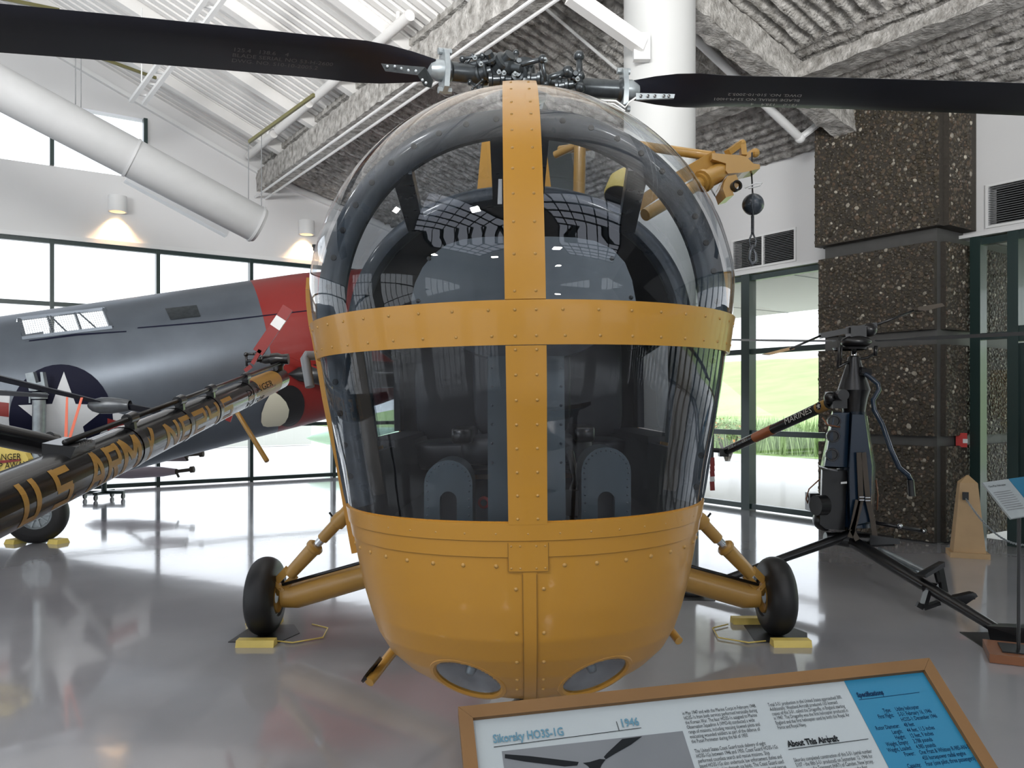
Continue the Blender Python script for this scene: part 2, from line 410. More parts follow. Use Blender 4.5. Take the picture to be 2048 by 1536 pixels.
# entrance right of the pillar
windows('window_4', 'R', [12.30, 12.72], [2.46, 3.60], 0.0, 3.66, wide=.12)
windows('window_5', 'R', [14.9 + .9 * k for k in range(21)], [.06, 1.20, 2.46, 3.60], 0.0, 3.66, wide=.14, deep=.3)
for i, (a, c) in enumerate(((12.78, 13.8), (13.82, 14.84))):
    d = struct_root('door_%d' % (i + 1), W(0, a, 0))
    f = MB(); f.wbox(-.03, .03, a, a + .14, 0, 2.36); f.wbox(-.03, .03, c - .14, c, 0, 2.36); f.wbox(-.03, .03, a + .14, c - .14, 0, .26); f.wbox(-.03, .03, a + .14, c - .14, 2.2, 2.36)
    f.build('door_frame', M['mullion'], d)
    p = MB(); p.wbox(-.006, .006, a + .14, c - .14, .26, 2.2); p.build('pane', M['pane'], d)
    h = MB(); h.bar(W(.08, a + .1, 1.05), W(.08, c - .1, 1.05), .05, .06); h.bar(W(.08, a + .1, 1.05), W(0, a + .1, 1.05), .03, .03); h.bar(W(.08, c - .1, 1.05), W(0, c - .1, 1.05), .03, .03)
    h.build('push_bar', M['wood_rd'], d)
b = MB(); b.wbox(-.06, .06, 12.72, 14.9, 2.38, 2.56); b.wbox(-.06, .06, 12.72, 14.9, 3.56, 3.66); b.build('trim_4', M['mullion'], kind='structure')
b = MB(); b.wbox(-.01, .0, 12.78, 14.84, 2.56, 3.56); b.build('window_6', M['pane'], kind='structure')
# walls behind the photographer, mostly glazed
SB = [0.1 + 2.14 * k for k in range(13)]
n_w = 7
def glazed_wall(side, length, bays, z0, z1, name):
    global n_w
    b = MB(); e0 = 0
    def bx(a0, a1, q0, q1):
        if side == 'B': b.wbox(a0, a1, TMAX - .1, TMAX + .1, q0, q1)
        else: b.wbox(SMAX - .1, SMAX + .1, a0, a1, q0, q1)
    for a, c in bays:
        bx(e0, a, 0, 11); bx(a, c, 0, z0); bx(a, c, z1, 11); e0 = c
        k = max(2, int(round((c - a) / 1.0))); windows('window_%d' % n_w, side, [a + (c - a) * i / k for i in range(k + 1)], [z0 + (z1 - z0) * i / 5 for i in range(1, 5)], z0, z1, wide=.07); n_w += 1
    bx(e0, length, 0, 11); b.build(name, M['wall'], kind='structure')
glazed_wall('B', SMAX, [(2, 7), (9, 14), (16, 21)], 2.2, 7.2, 'wall_back')
glazed_wall('S', TMAX, [(1, 7), (9, 15), (17, 23), (25, 31)], .3, 6.6, 'wall_far_left')

# roof: sprayed part over the right wall
def spray_fn(s, t):
    z = roof_z(s) if s < 4.79 else roof_z(4.79)
    rib = .055 * (sin(s / .16 * 2 * pi) if s < 2.05 else sin(t / .17 * 2 * pi))
    p = Vector((s * 5.5, t * 5.5, 0)); n = .030 * noise.noise(p) + .022 * noise.noise(p * 2.7)
    return W(s, t, z + .04 + rib + n)
b = MB(); b.grid(spray_fn, [i * .04 for i in range(-6, 121)], [i * .045 for i in range(-4, 400)])
b.build('ceiling', M['spray'], kind='structure', smooth=True, fix=False)
b = MB(); b.hexa([W(-.3, -.3, 5.4), W(4.9, -.3, 6.75), W(4.9, TMAX, 6.75), W(-.3, TMAX, 5.4), W(-.3, -.3, 5.5), W(4.9, -.3, 6.85), W(4.9, TMAX, 6.85), W(-.3, TMAX, 5.5)])
b.build('ceiling_backing', M['spray'], kind='structure')
# roof: white corrugated deck, ribs run down the slope
prof = []; t = -.2; pit = .20
while t < TMAX:
    prof += [(t, 0), (t + .11, 0), (t + .135, .06), (t + .175, .06)]; t += pit
b = MB()
dz_ = lambda s: 6.57 + .43 * (min(s, 14) - 4.8) + .22
for s0, s1, ta_, tb_ in ((4.7, 14.0, -1, 20), (4.7, 6, 20, 28), (11, 14, 20, 28), (4.7, 14, 28, 40), (14.0, SMAX, -1, 14), (14, 16, 14, 24), (22, SMAX, 14, 24), (14, SMAX, 24, 40)):
    za = dz_(s0); zb = dz_(s1); pr_ = [p_ for p_ in prof if ta_ - .1 <= p_[0] <= tb_ + .1]
    n = len(b.v); vs = [W(s0, q, za + h) for q, h in pr_] + [W(s1, q, zb + h) for q, h in pr_]; k = len(pr_)
    b.add(vs, [(i, i + 1, i + 1 + k, i + k) for i in range(k - 1)])
b.build('ceiling_deck', M['deck'], kind='structure', fix=False)
# two gridded rooflights above the part of the hall behind the photographer
for nm, s0, s1, ta_, tb_ in (('window_31', 6, 11, 20, 28), ('window_32', 16, 22, 14, 24)):
    rt_ = struct_root(nm, W(s0, ta_, dz_(s0)))
    for i in range(7): q = s0 + (s1 - s0) * i / 6; m_ = MB(); m_.bar(W(q, ta_, dz_(q)), W(q, tb_, dz_(q)), .08, .12); m_.build('mullion', M['mullion'], rt_)
    for i in range(9): q = ta_ + (tb_ - ta_) * i / 8; m_ = MB(); m_.bar(W(s0, q, dz_(s0)), W(s1, q, dz_(s1)), .08, .12); m_.build('transom', M['mullion'], rt_)
def beam(name, s0, t0, s1, t1, w, h, mt, drop=0.0, rough=False, zz=None):
    z0 = roof_z(s0) - drop - h / 2; z1 = roof_z(s1) - drop - h / 2
    if zz: z0, z1 = zz
    m_ = MB(); a = W(s0, t0, z0); c = W(s1, t1, z1)
    if not rough: m_.bar(a, c, w, h)
    else:
        n = max(2, int((c - a).length / .06)); d = (c - a) / n; u = d.normalized(); x = u.cross(Vector((0, 0, 1))).normalized(); y = x.cross(u)
        ring = []
        for i in range(8): ring.append((-w / 2 + w * i / 8, -h / 2))
        for i in range(6): ring.append((w / 2, -h / 2 + h * i / 6))
        for i in range(8): ring.append((w / 2 - w * i / 8, h / 2))
        for i in range(6): ring.append((-w / 2, h / 2 - h * i / 6))
        k = len(ring); vs = []
        for j in range(n + 1):
            for (p, q) in ring:
                v = a + d * j + x * p + y * q; nn = noise.noise_vector(v * 6) * .022 + noise.noise_vector(v * 15) * .012; vs.append(v + nn)
        fs = [(j * k + i, j * k + (i + 1) % k, (j + 1) * k + (i + 1) % k, (j + 1) * k + i) for j in range(n) for i in range(k)]
        fs += [tuple(range(k)), tuple(n * k + i for i in range(k))]
        m_.add(vs, fs)
    return m_.build(name, mt, kind='structure', smooth=40 if rough else None)
beam('ceiling_beam', 4.85, 0, 4.85, 18, .34, .42, M['spray'], drop=-.05, rough=True, zz=(6.36, 6.36))
beam('ceiling_beam', 1.75, 8.6, 1.75, 20, .34, .16, M['spray'], rough=True, zz=(5.62, 5.62))
beam('ceiling_beam', .55, 11.0, 4.7, 11.0, .30, .34, M['spray'], rough=True, drop=.0)
beam('ceiling_beam', 1.9, 7.3, 4.7, 7.3, .26, .30, M['spray'], rough=True)
for t in (1.2, 3.05, 4.9, 6.8, 8.65, 10.5, 12.4, 14.3, 16.2):
    beam('ceiling_purlin', 4.75, t, 14, t, .16, .20, M['deck'], zz=(6.57 + .12, 6.57 + .43 * 9.2 + .12))
for k, (t, s0) in enumerate(((2.0, 5.6), (3.9, 5.6), (5.8, 5.6), (7.7, 5.6))):
    z = lambda s: 6.57 + .43 * (s - 4.8) - .02
    b = MB(); b.tube([W(5.25, t - 1.75, 6.80), W(5.25, t - .1, 6.80)], .075, 12); b.tube([W(5.25, t - .45, 6.80), W(5.25, t - .45, 6.98)], .03, 8)
    b.build('ceiling_pipe', M['deck'], kind='structure', smooth=40)
for ds in (0, .22):
    b = MB(); b.tube([W(5.05 - ds, -0, 6.02), W(5.05 - ds, 18, 6.02)], .022, 8); b.build('ceiling_conduit', M['white'], kind='structure', smooth=40)
b = MB(); b.tube([W(.9, 10.45, 5.2), W(6.5, 10.45, 5.2 + .41 * 5.6)], .055, 10); b.tube([W(.9, 10.45, 5.2), W(.75, 10.75, 5.42)], .045, 8); b.ball(W(.9, 10.45, 5.2), .07)
b.build('ceiling_pipe', M['white'], kind='structure', smooth=40)
b = MB(); b.tube([W(1.9, 9.35, 5.45), W(6.5, 9.35, 5.45 + .41 * 4.6)], .02, 8); b.build('ceiling_conduit', M['white'], kind='structure', smooth=40)
# ladder of strut channels hung under the deck
cl = thing('strut_channel_rack', 'white pair of slotted strut channels hung under the white roof deck', 'rack', P(350, 100, 11))
A1, B1 = P(262, 203, 12.6), P(432, -30, 10.2)
dx = Vector((.16, .09, 0))
for q in (0, 1):
    m_ = MB(); m_.bar(A1 + dx * q, B1 + dx * q, .06, .05); m_.build('rail', M['white'], cl)
for k in range(9):
    p = A1.lerp(B1, (k + .5) / 9); m_ = MB(); m_.bar(p - dx * .1 + Vector((0, 0, .04)), p + dx * 1.1 + Vector((0, 0, .04)), .04, .03); m_.build('crossbar', M['white'], cl)
for k in (0.15, .85):
    p = A1.lerp(B1, k); m_ = MB(); m_.tube([p, p + Vector((0, 0, 1.2))], .01, 6); m_.build('hanger_rod', M['white'], cl)
# olive hanger rails
for i, (p, q, lb) in enumerate(((P(498, 284, 11.2), P(628, 190, 10.0), 'thin olive hanger rail under the white deck above the duct end'), (P(-30, -10, 10), P(118, 20, 10.9), 'thin olive hanger rail above the left rotor blade'), (P(165, 103, 12.0), P(312, 156, 13.1), 'thin olive hanger rail beside the white strut channels'))):
    m_ = MB(); m_.bar(p, q, .03, .045); o = m_.build('hanger_rail', M['green_ln']); tag(o, lb, 'rail')

# duct
du = thing('air_duct', 'long white round air duct hung on wires along the roof slope', 'duct', P(300, 320, 10))
e = P(520, 452, 11.0); dd = Vector((LW.x, LW.y, .41)).normalized()
d = MB(); d.lathe(e, dd, [(0.0, .0), (-.02, .12), (0, .235), (.03, .25), (7.0, .25)], 32); d.build('tube', M['duct'], du, smooth=40)
for k in (.04, 1.72, 3.55):
    m_ = MB(); m_.lathe(e + dd * k, dd, [(0, .25), (0, .262), (.03, .262), (.03, .25)], 32); m_.build('collar', M['duct'], du, smooth=30)
for (x, y, D, top) in ((497, 400, 11.0, 286), (523, 415, 11.0, 270), (151, 215, 9.9, 60), (162, 220, 9.9, 60)):
    m_ = MB(); m_.tube([P(x, y, D), P(x, top, D)], .006, 6); m_.build('hanger_wire', M['grey'], du)
m_ = MB(); m_.bar(P(252, 356, 10.5), P(455, 467, 11.2), .16, .10); m_.build('diffuser', M['white_pl'], du)

# white column
cc = Vector((1.52, 8.3, 0))
cl = struct_root('column', cc)
m_ = MB(); m_.lathe(cc, (0, 0, 1), [(0.38, .365), (7.2, .365)], 64); m_.build('shaft', M['colwhite'], cl, smooth=40)
m_ = MB(); m_.lathe(cc, (0, 0, 1), [(0, .395), (.36, .395), (.38, .385), (.38, .36)], 64); m_.build('base', M['grey'], cl, smooth=40)
bp = MB(); ctr = P(1290, 100, 8.0)
bp.bar(P(1140, -10, 7.6), P(1285, 92, 7.9), .12, .14); bp.build('brace', M['deck'], cl)
bp = MB(); bp.box(P(1283, 95, 7.92), (.16, .08, .26)); bp.build('bracket', M['white'], cl)

# pebble pillar
def pebble_patch(org, u, v, n, w, h, seed, dens=1.0):
    """scatter flattened pebbles over a w x h rectangle"""
    rs = np.random.RandomState(seed); cnt = int(w * h * 520 * dens)
    ico_v = []; 
    for i in range(6):
        a = i * pi / 3; ico_v.append((cos(a), sin(a), 0))
    for i in range(4):
        a = i * pi / 2 + .4; ico_v.append((cos(a) * .62, sin(a) * .62, .75))
    ico_v = np.array(ico_v); fs = [(0, 1, 6), (1, 2, 7, 6), (2, 3, 7), (3, 4, 8, 7), (4, 5, 9, 8), (5, 0, 6, 9), (6, 7, 8, 9)]
    gx = max(1, int(sqrt(cnt * w / h))); gy = max(1, int(cnt / gx)); V = []; Fc = []; T = []
    for i in range(gx):
        for j in range(gy):
            cx = (i + .5 + rs.uniform(-.5, .5)) * w / gx; cyy = (j + .5 + rs.uniform(-.5, .5)) * h / gy
            r = rs.uniform(.015, .032) * (1.35 if rs.rand() < .12 else 1); ang = rs.uniform(0, pi); el = rs.uniform(.6, .95); hh = rs.uniform(.35, .7) * r
            c, s_ = cos(ang), sin(ang); x = ico_v[:, 0] * r; y = ico_v[:, 1] * r * el
            X = np.clip(cx + x * c - y * s_, 0, w); Y = np.clip(cyy + x * s_ + y * c, 0, h); Z = ico_v[:, 2] * hh + .001
            base = len(V)
            for k in range(10): V.append(org + u * float(X[k]) + v * float(Y[k]) + n * float(Z[k]))
            tone = min(1, max(0, rs.normal(.40, .16))) if rs.rand() > .05 else rs.uniform(.8, 1); 
            for f in fs: Fc.append(tuple(base + q for q in f)); T.append(tone)
    return V, Fc, T
pil = struct_root('pillar', W(.3, 11.3, 0))
T0, T1, S1, S0 = 10.56, 12.18, .66, -1.35
zl = [(0.02, 1.15), (1.27, 2.36), (2.54, 3.58), (3.74, 5.9)]
core = MB(); core.wbox(S0 + .05, S1 - .06, T0 + .06, T1 - .06, 0, 3.7); core.wbox(.0, S1 - .06, T0 + .06, T1 - .06, 3.7, 5.6); core.build('core', M['groove'], pil)
for i, (q0, q1) in enumerate(zl):
    sb = S0 if i < 3 else 0.01; top = i == 3
    if top: q1 = 5.42
    te = T1 + (.0 if not top else .10); se = S1 + (.0 if not top else .08)
    # front block with chamfered joint, side block
    m_ = MB(); m_.wbox(S1 - .06, se, T0, te - .06, q0, q1); m_.build('panel', M['matrix'], pil)
    m_ = MB(); m_.wbox(sb, S1 - (.14 if not top else .02), T1 - .06, te, q0, q1); m_.build('panel', M['matrix'], pil)
    m_ = MB(); m_.wbox(sb, S1 - .1, T0, T0 + .06, q0, q1); m_.build('panel', M['matrix'], pil)
    for (org, u, w, n, sd) in ((W(se, T0, q0), RW, te - .06 - T0, -(-LW), i), (W(S1 - (.14 if not top else .02), te, q0), -LW, S1 - .14 - sb, RW, 10 + i)):
        V, Fc, T = pebble_patch(org, u, Vector((0, 0, 1)), n, w, q1 - q0, sd)
        m_ = MB(); m_.add(V, Fc); o = m_.build('pebble_facing', M['pebble'], pil, kind='stuff', fix=False)
        at = o.data.attributes.new('tone', 'FLOAT', 'FACE'); at.data.foreach_set('value', T)

# fire alarm
q = P(1923, 880, 9.72); fa = thing('fire_alarm', 'small red fire alarm pull station on the grey pillar groove', 'alarm', q)
m_ = MB(); m_.box(q, (.12, .07, .17), Matrix.Rotation(radians(-30), 3, 'Z')); m_.build('body', M['redb'], fa)
m_ = MB(); m_.box(q + Vector((.02, -.045, -.01)), (.05, .02, .05), Matrix.Rotation(radians(-30), 3, 'Z')); m_.build('pull_handle', M['white'], fa)

# wall lights
for (x, y, lb) in ((232, 412, 'white drum wall light glowing warm above the left window mullions'), (607, 457, 'white drum wall light glowing warm just beside the helicopter canopy')):
    s_ = px_left(x); p = W(s_, 0, 5.47); c = p + RW * .19
    wl = thing('wall_light', lb, 'light', p, 'drum wall lights')
    m_ = MB(); m_.lathe(c - Vector((0, 0, .15)), (0, 0, 1), [(0, .14), (0, .165), (.3, .165), (.3, 0)], 28); m_.build('shade', M['white'], wl, smooth=40)
    m_ = MB(); m_.ball(c - Vector((0, 0, .02)), .05, 10, 6); m_.build('bulb', mat('warm_bulb', (1, .8, .5), .4, emit=((1, .68, .36), 9)), wl, smooth=True)
    m_ = MB(); m_.bar(p, c, .06, .06); m_.build('bracket', M['white'], wl)
    L = bpy.data.lights.new('wall_spot', 'SPOT'); L.energy = 60; L.color = (1, .60, .30); L.spot_size = radians(95); L.spot_blend = .7; L.shadow_soft_size = .05
    lo = bpy.data.objects.new('wall_spot', L); COL.objects.link(lo); lo.location = c - Vector((0, 0, .16)) ; lo.rotation_euler = (Vector((0, 0, -1)) - RW * .25).to_track_quat('-Z', 'Y').to_euler()

# outdoors
b = MB(); b.box((0, 10, -.2), (260, 260, .1)); b.build('ground', M['conc'], kind='structure')
b = MB()
def berm(u, v):
    s = -12.5 - u; z = -.14 + min(1, u / 26) ** 1.2 * 5.0 + .15 * noise.noise(Vector((u * .3, v * .3, 0)))
    return W(s, v, z)
b.grid(berm, [i * 1.5 for i in range(0, 26)], [-45 + i * 2 for i in range(55)]); b.build('berm_ground', M['grass'], kind='structure', smooth=True)
b = MB(); b.wbox(-5.4, -.26, -.3, TMAX, 3.72, 3.95); b.build('soffit', M['soffit'], kind='structure')
for t in (2, 5.5, 9.0, 12.5, 16):
    b = MB(); b.wbox(-5.4, -.26, t, t + .03, 3.712, 3.722); b.build('trim_%d' % (t * 2), M['grey'], kind='structure')
b = MB()
for k in range(5200):
    t = rnd.uniform(-6, 12); s = rnd.uniform(-14.6, -12.6); p = W(s, t, -.1); h = rnd.uniform(.6, 1.35); a = rnd.uniform(0, 6.28); w = .02
    tip = p + Vector((cos(a) * .3, sin(a) * .3, h)); sd = Vector((-sin(a), cos(a), 0)) * w; md = p.lerp(tip, .55) + Vector((0, 0, .15))
    b.add([p - sd, p + sd, md + sd * .8, tip, md - sd * .8], [(0, 1, 2, 4), (4, 2, 3)])
o = b.build('tall_grass', M['tallgr'], kind='stuff', fix=False); tag(o, 'tall pale green ornamental grass outside the right windows', 'grass')
# small shrub with orange flowers outside
sh = thing('flowering_shrub', 'shrub with small orange flowers outside the narrow right window', 'shrub', P(1455, 905, 25))
b = MB(); f2 = MB(); cc2 = P(1455, 862, 25)
for k in range(700):
    v = Vector((rnd.gauss(0, 1), rnd.gauss(0, .6), rnd.gauss(0, .5))); v = v.normalized() * rnd.uniform(.5, 1); c = cc2 + Vector((v.x * .75, v.y * .5, v.z * .45))
    a = Vector((rnd.uniform(-1, 1), rnd.uniform(-1, 1), rnd.uniform(-1, 1))).normalized() * .06; d2 = a.cross(Vector((0, 0, 1))).normalized() * .04
    (f2 if k % 6 == 0 else b).add([c - a, c + d2, c + a, c - d2], [(0, 1, 2, 3)])
b.build('foliage', M['tallgr'], sh, kind='stuff', fix=False); f2.build('blossoms', mat('orange_petals', (.8, .35, .12), .7), sh, kind='stuff', fix=False)
b = MB()
for k in range(9):
    a = k * .7; b.tube([P(1455, 925, 25) + Vector((0, 0, -.1)), cc2 + Vector((cos(a) * .35, sin(a) * .3, -.1))], [.03, .01], 5)
b.build('stem', M['strap'], sh)
# low wall and a parked pale green aircraft nose outside the left windows
b = MB(); b.bar(W(-2, -16, .45), W(14, -16, .45), .3, 1.1); o = b.build('low_wall', M['soffit']); tag(o, 'low grey wall outside beyond the left windows', 'wall')
gn = thing('parked_glider', 'pale green pointed aircraft nose parked outside beyond the left windows', 'aircraft', W(1.0, -6, 0))
m_ = MB(); m_.lathe(P(612, 876, 23), (1, .35, .0), [(0, .0), (.15, .08), (.6, .2), (1.4, .28), (3, .28), (4, .1), (4.4, .03)], 20); m_.build('fuselage', mat('pale_green_paint', (.55, .78, .55), .4), gn, smooth=True)
m_ = MB(); m_.bar(P(612, 876, 23) + Vector((2.5, .9, -.4)), P(612, 876, 23) + Vector((2.5, .9, -.82)), .1, .1); m_.build('leg', M['grey'], gn)

# ------------------------------------------------------------------ yellow helicopter
XC = .045
hel = thing('helicopter', 'large yellow rescue helicopter with a bulging plexiglass nose facing the viewer', 'helicopter', (XC, 4.5, 0))
ROLL = radians(.85); PV = Vector((XC, 3.0, 1.6))
def HX(p):
    d = p - PV; c, s = cos(ROLL), sin(ROLL)
    return PV + Vector((d.x * c - d.z * s, d.y, d.x * s + d.z * c))
YB = 3.17
ZK = np.array([.59, .60, .615, .645, .69, .75, .82, .9, 1.0, 1.1, 1.29, 1.43, 1.57, 1.7, 1.84, 1.97])
YK = np.array([3.05, 2.92, 2.86, 2.81, 2.75, 2.69, 2.635, 2.59, 2.56, 2.54, 2.51, 2.485, 2.45, 2.41, 2.39, 2.385])
AK = np.array([.08, .24, .32, .405, .475, .537, .576, .602, .629, .649, .68, .702, .73, .754, .775, .797])
def prof(z):
    if z > 1.97: 
        q = sqrt(max(0, 1 - ((z - 2.0) / .91) ** 2)); y = 3.3 - .9 * q
        a = .825 * sqrt(max(0, 1 - ((z - 2.0) / .91) ** 2))
        k = min(1, (z - 1.97) / .2); return a * k + .80 * (1 - k), y * k + (1 - k) * 2.39 if k < 1 else y, YB + .13 * max(0, (z - 2.3) / .6) ** 1.5 if z > 2.3 else YB
    return float(np.interp(z, ZK, AK)), float(np.interp(z, ZK, YK)), YB
def S(t, z, off=0.0):
    """point of the nose surface at angle t (0 = straight ahead, +-pi/2 = sides) and height z"""
    a, y, yb = prof(z); p = Vector((XC + a * sin(t), yb - (yb - y) * cos(t), z))
    if off:
        e = .012; zc = min(max(z, .605), 2.88)
        def q(t_, z_):
            a, y, yb = prof(z_); return Vector((XC + a * sin(t_), yb - (yb - y) * cos(t_), z_))
        tt = max(-1.5, min(1.5, t)); n = (q(tt + e, zc) - q(tt - e, zc)).cross(q(tt, zc + e) - q(tt, zc - e))
        if n.length > 1e-9:
            n.normalize(); c = Vector((XC, YB, 1.7))
            if n.dot(p - c) < 0: n = -n
            p = p + n * off
    return p
def SN(t, z):
    return (S(t, z, 1.0) - S(t, z)).normalized()
def Sx(x, z, off=0.0):
    a = prof(z)[0]; return S(math.asin(max(-1, min(1, (x - XC) / a))), z, off)
def lin(a, b, n): return [a + (b - a) * i / n for i in range(n + 1)]
H_ = pi / 2
# lower nose shell and hull
LC = []
for x in (-.215, .235):
    t = math.asin(x / prof(.705)[0]); LC.append((S(t, .705, -.012), SN(t, .705)))
m_ = MB(HX); zs = [.592, .6, .61, .625] + lin(.645, .90, 32) + lin(.91, 1.30, 20)
m_.grid(lambda z, t: S(t, z), zs, lin(-H_, H_, 150), flip=True)
m_.f = [f for f in m_.f if min((sum((Vector(m_.v[i]) for i in f), Vector()) / 4 - c).length for c, n in LC) > .128]
m_.build('nose_shell', M['yellow'], hel, smooth=True, fix=False)
def hullsec(y, side_n=30):
    k = (y - YB) / 2.3; k2 = max(0, (y - 5.5) / 7.0)
    w = .80 * (1 - .12 * k) if y < 5.5 else max(.14, .70 * (1 - k2) ** 1.2 + .12)
    zt = 2.35 if y < 5.5 else 2.35 - .2 * k2; zb = .59 if y < 5.2 else .59 + min(1, k2) ** .8 * 1.45
    return w, zb, zt
TUB = [5.56]
b = MB(HX)
ys = [YB, 3.5, 3.9, 4.4, 5.0, 5.5, 6.2, 7.0, 8.0, 9.2, 10.6, 12.2]
def hull(y, u):
    w, zb, zt = hullsec(y)
    if y <= TUB[0]:    # open tub below the door sills
        zz = zb + (1.47 - zb) * abs(u); a = prof(max(.592, min(1.47, zz)))[0] * w / .80 if abs(u) > .0 else 0
        s = 1 if u > 0 else -1
        return Vector((XC + s * a * (1 if abs(u) > .001 else 0), y, zz))
    ang = u * pi; c = (zb + zt) / 2; h = (zt - zb) / 2
    return Vector((XC + w * sin(ang), y, c - h * cos(ang)))
us = lin(-1, 1, 40)
b.grid(hull, [YB - .01, 3.5, 3.9, 4.4, 5.0, 5.55], us); b.build('hull_panel', M['yellow'], hel, smooth=True, fix=False)
TUB[0] = 0
b = MB(HX); b.grid(hull, ys[5:], us); b.add([hull(5.5, u) for u in us[:-1]], [tuple(range(40))]); b.build('tail_cone', M['yellow'], hel, smooth=50)
b = MB(HX); b.prism([Vector((XC, 11.6, 2.2)), Vector((XC, 12.6, 2.2)), Vector((XC, 12.9, 3.3)), Vector((XC, 12.4, 3.3))], (.05, 0, 0)); b.build('tail_fin', M['yellow'], hel)
# strips and bands
def patch(mb, t0, t1, z0, z1, off, th, nt=60, nz=4):
    mb.shell(lambda z, t: S(t, z, off), lin(z0, z1, nz), lin(t0, t1, nt), lambda z, t: SN(t, z), th)
def xpatch(mb, x0, x1, z0, z1, off, th, nz=20, nx=4):
    mb.shell(lambda z, x: Sx(XC + x, z, off), lin(z0, z1, nz), lin(x0, x1, nx), lambda z, x: SN(math.asin(max(-1, min(1, x / prof(z)[0]))), z), th)
b = MB(HX); patch(b, -H_, H_, 1.842, 1.972, .012, .010); b.build('cross_strap', M['yellow'], hel, smooth=40)
b = MB(HX)
vs = []; fs = []
zz = lin(1.972, 2.90, 46)
xpatch(b, -.060, .060, 1.974, 2.905, .012, .010, nz=44); b.build('centre_strap', M['yellow'], hel, smooth=40)
b = MB(HX); xpatch(b, -.060, .060, 1.292, 1.840, .010, .008, nz=20); b.build('centre_strap', M['yellow'], hel, smooth=40)
b = MB(HX); patch(b, -H_, H_, 1.240, 1.296, .009, .009, nz=2); b.build('sill_strip', M['yellow'], hel, smooth=40)
b = MB(HX); patch(b, -H_, H_, 1.186, 1.2395, .005, .005, nz=2); b.build('sill_strip', M['yellow'], hel, smooth=40)
b = MB(HX); xpatch(b, -.018, .026, .615, 1.16, .004, .004, nz=20); b.build('seam_strip', M['yellow'], hel, smooth=40)
b = MB(HX); xpatch(b, -.062, .062, 1.14, 1.232, .006, .004, nz=6); b.build('seam_plate', M['yellow'], hel, smooth=40)
M['seam'] = mat('seam_joint_ochre', (.24, .12, .016), .6)  # dark ochre colour of the thin sealant joints
b = MB(HX)
patch(b, -H_, H_, 1.2375, 1.2405, .0062, .001, nz=1); patch(b, -H_, H_, 1.1835, 1.186, .0014, .001, nz=1)
for x in (-.0185, .0255): xpatch(b, x - .0012, x + .0012, .62, 1.13, .0046, .001, nz=20, nx=1)
for x in (-.0625, .0625): xpatch(b, x - .001, x + .001, 1.14, 1.232, .0066, .001, nz=4, nx=1)
xpatch(b, -.062, .062, 1.1385, 1.1405, .0066, .001, nz=1, nx=8)
b.build('seam_line', M['seam'], hel, kind='stuff')
# rivets
b = MB(HX)
def rivet(p, n, r=.0052):
    n = Vector(n); b.lathe(p, n, [(0, r), (r * .4, r * .85), (r * .7, 0)], 7)
for k in range(-11, 12):
    t = k * .138
    for z in (1.868, 1.945):
        if abs(k) == 0: continue
        rivet(S(t + (.01 if z < 1.9 else -.0), z, .012), SN(t, z))
for z in [2.0, 2.11, 2.21, 2.30, 2.385, 2.46, 2.53, 2.60, 2.66, 2.74, 2.80]:
    for x in (-.031, .031): p = Sx(XC + x, z, .012); rivet(p, SN(x / .8, z))
for k in range(8):
    z = 1.31 + k * .074
    for x in (-.031, .031): rivet(Sx(XC + x, z, .010), SN(x / .75, z))
for z in (1.868, 1.945):
    for x in (-.031, .031): rivet(Sx(XC + x, z, .012), SN(x / .8, z))
for k in range(-10, 11):
    rivet(S(k * .148, 1.262, .007), SN(k * .148, 1.262), .0045)
for k in range(-9, 10):
    if k: rivet(S(k * .165 + .01, 1.155, .0), SN(k * .165, 1.155), .0078)
for z in (1.08, .93, .82, .74, .69):
    for x in (-.040, .048): rivet(Sx(XC + x, z, 0), SN(x / .7, z), .0072)
for z in (1.15, 1.222):
    for x in (-.053, -.025, .025, .053): rivet(Sx(XC + x, z, .006), SN(x / .7, z), .004)
b.build('rivet_row', M['yellow_dk'], hel, kind='stuff', smooth=True)
# glass
for s in (-1, 1):
    b = MB(HX)
    ta = lambda z, s=s: math.asin(min(1, .058 / max(.059, prof(z)[0])))
    zz = lin(1.965, 2.86, 34) + [2.88, 2.895]
    b.grid(lambda z, q: S(s * (ta(z) + (H_ - ta(z)) * q), z), zz, lin(0, 1, 44), flip=(s < 0)); b.build('upper_windshield', M['canopy'], hel, smooth=True)
    b = MB(HX); b.grid(lambda z, q: S(s * (ta(z) + (H_ - ta(z)) * q), z), lin(1.29, 1.85, 16), lin(0, 1, 44), flip=(s < 0)); b.build('lower_windshield', M['canopy'], hel, smooth=True)
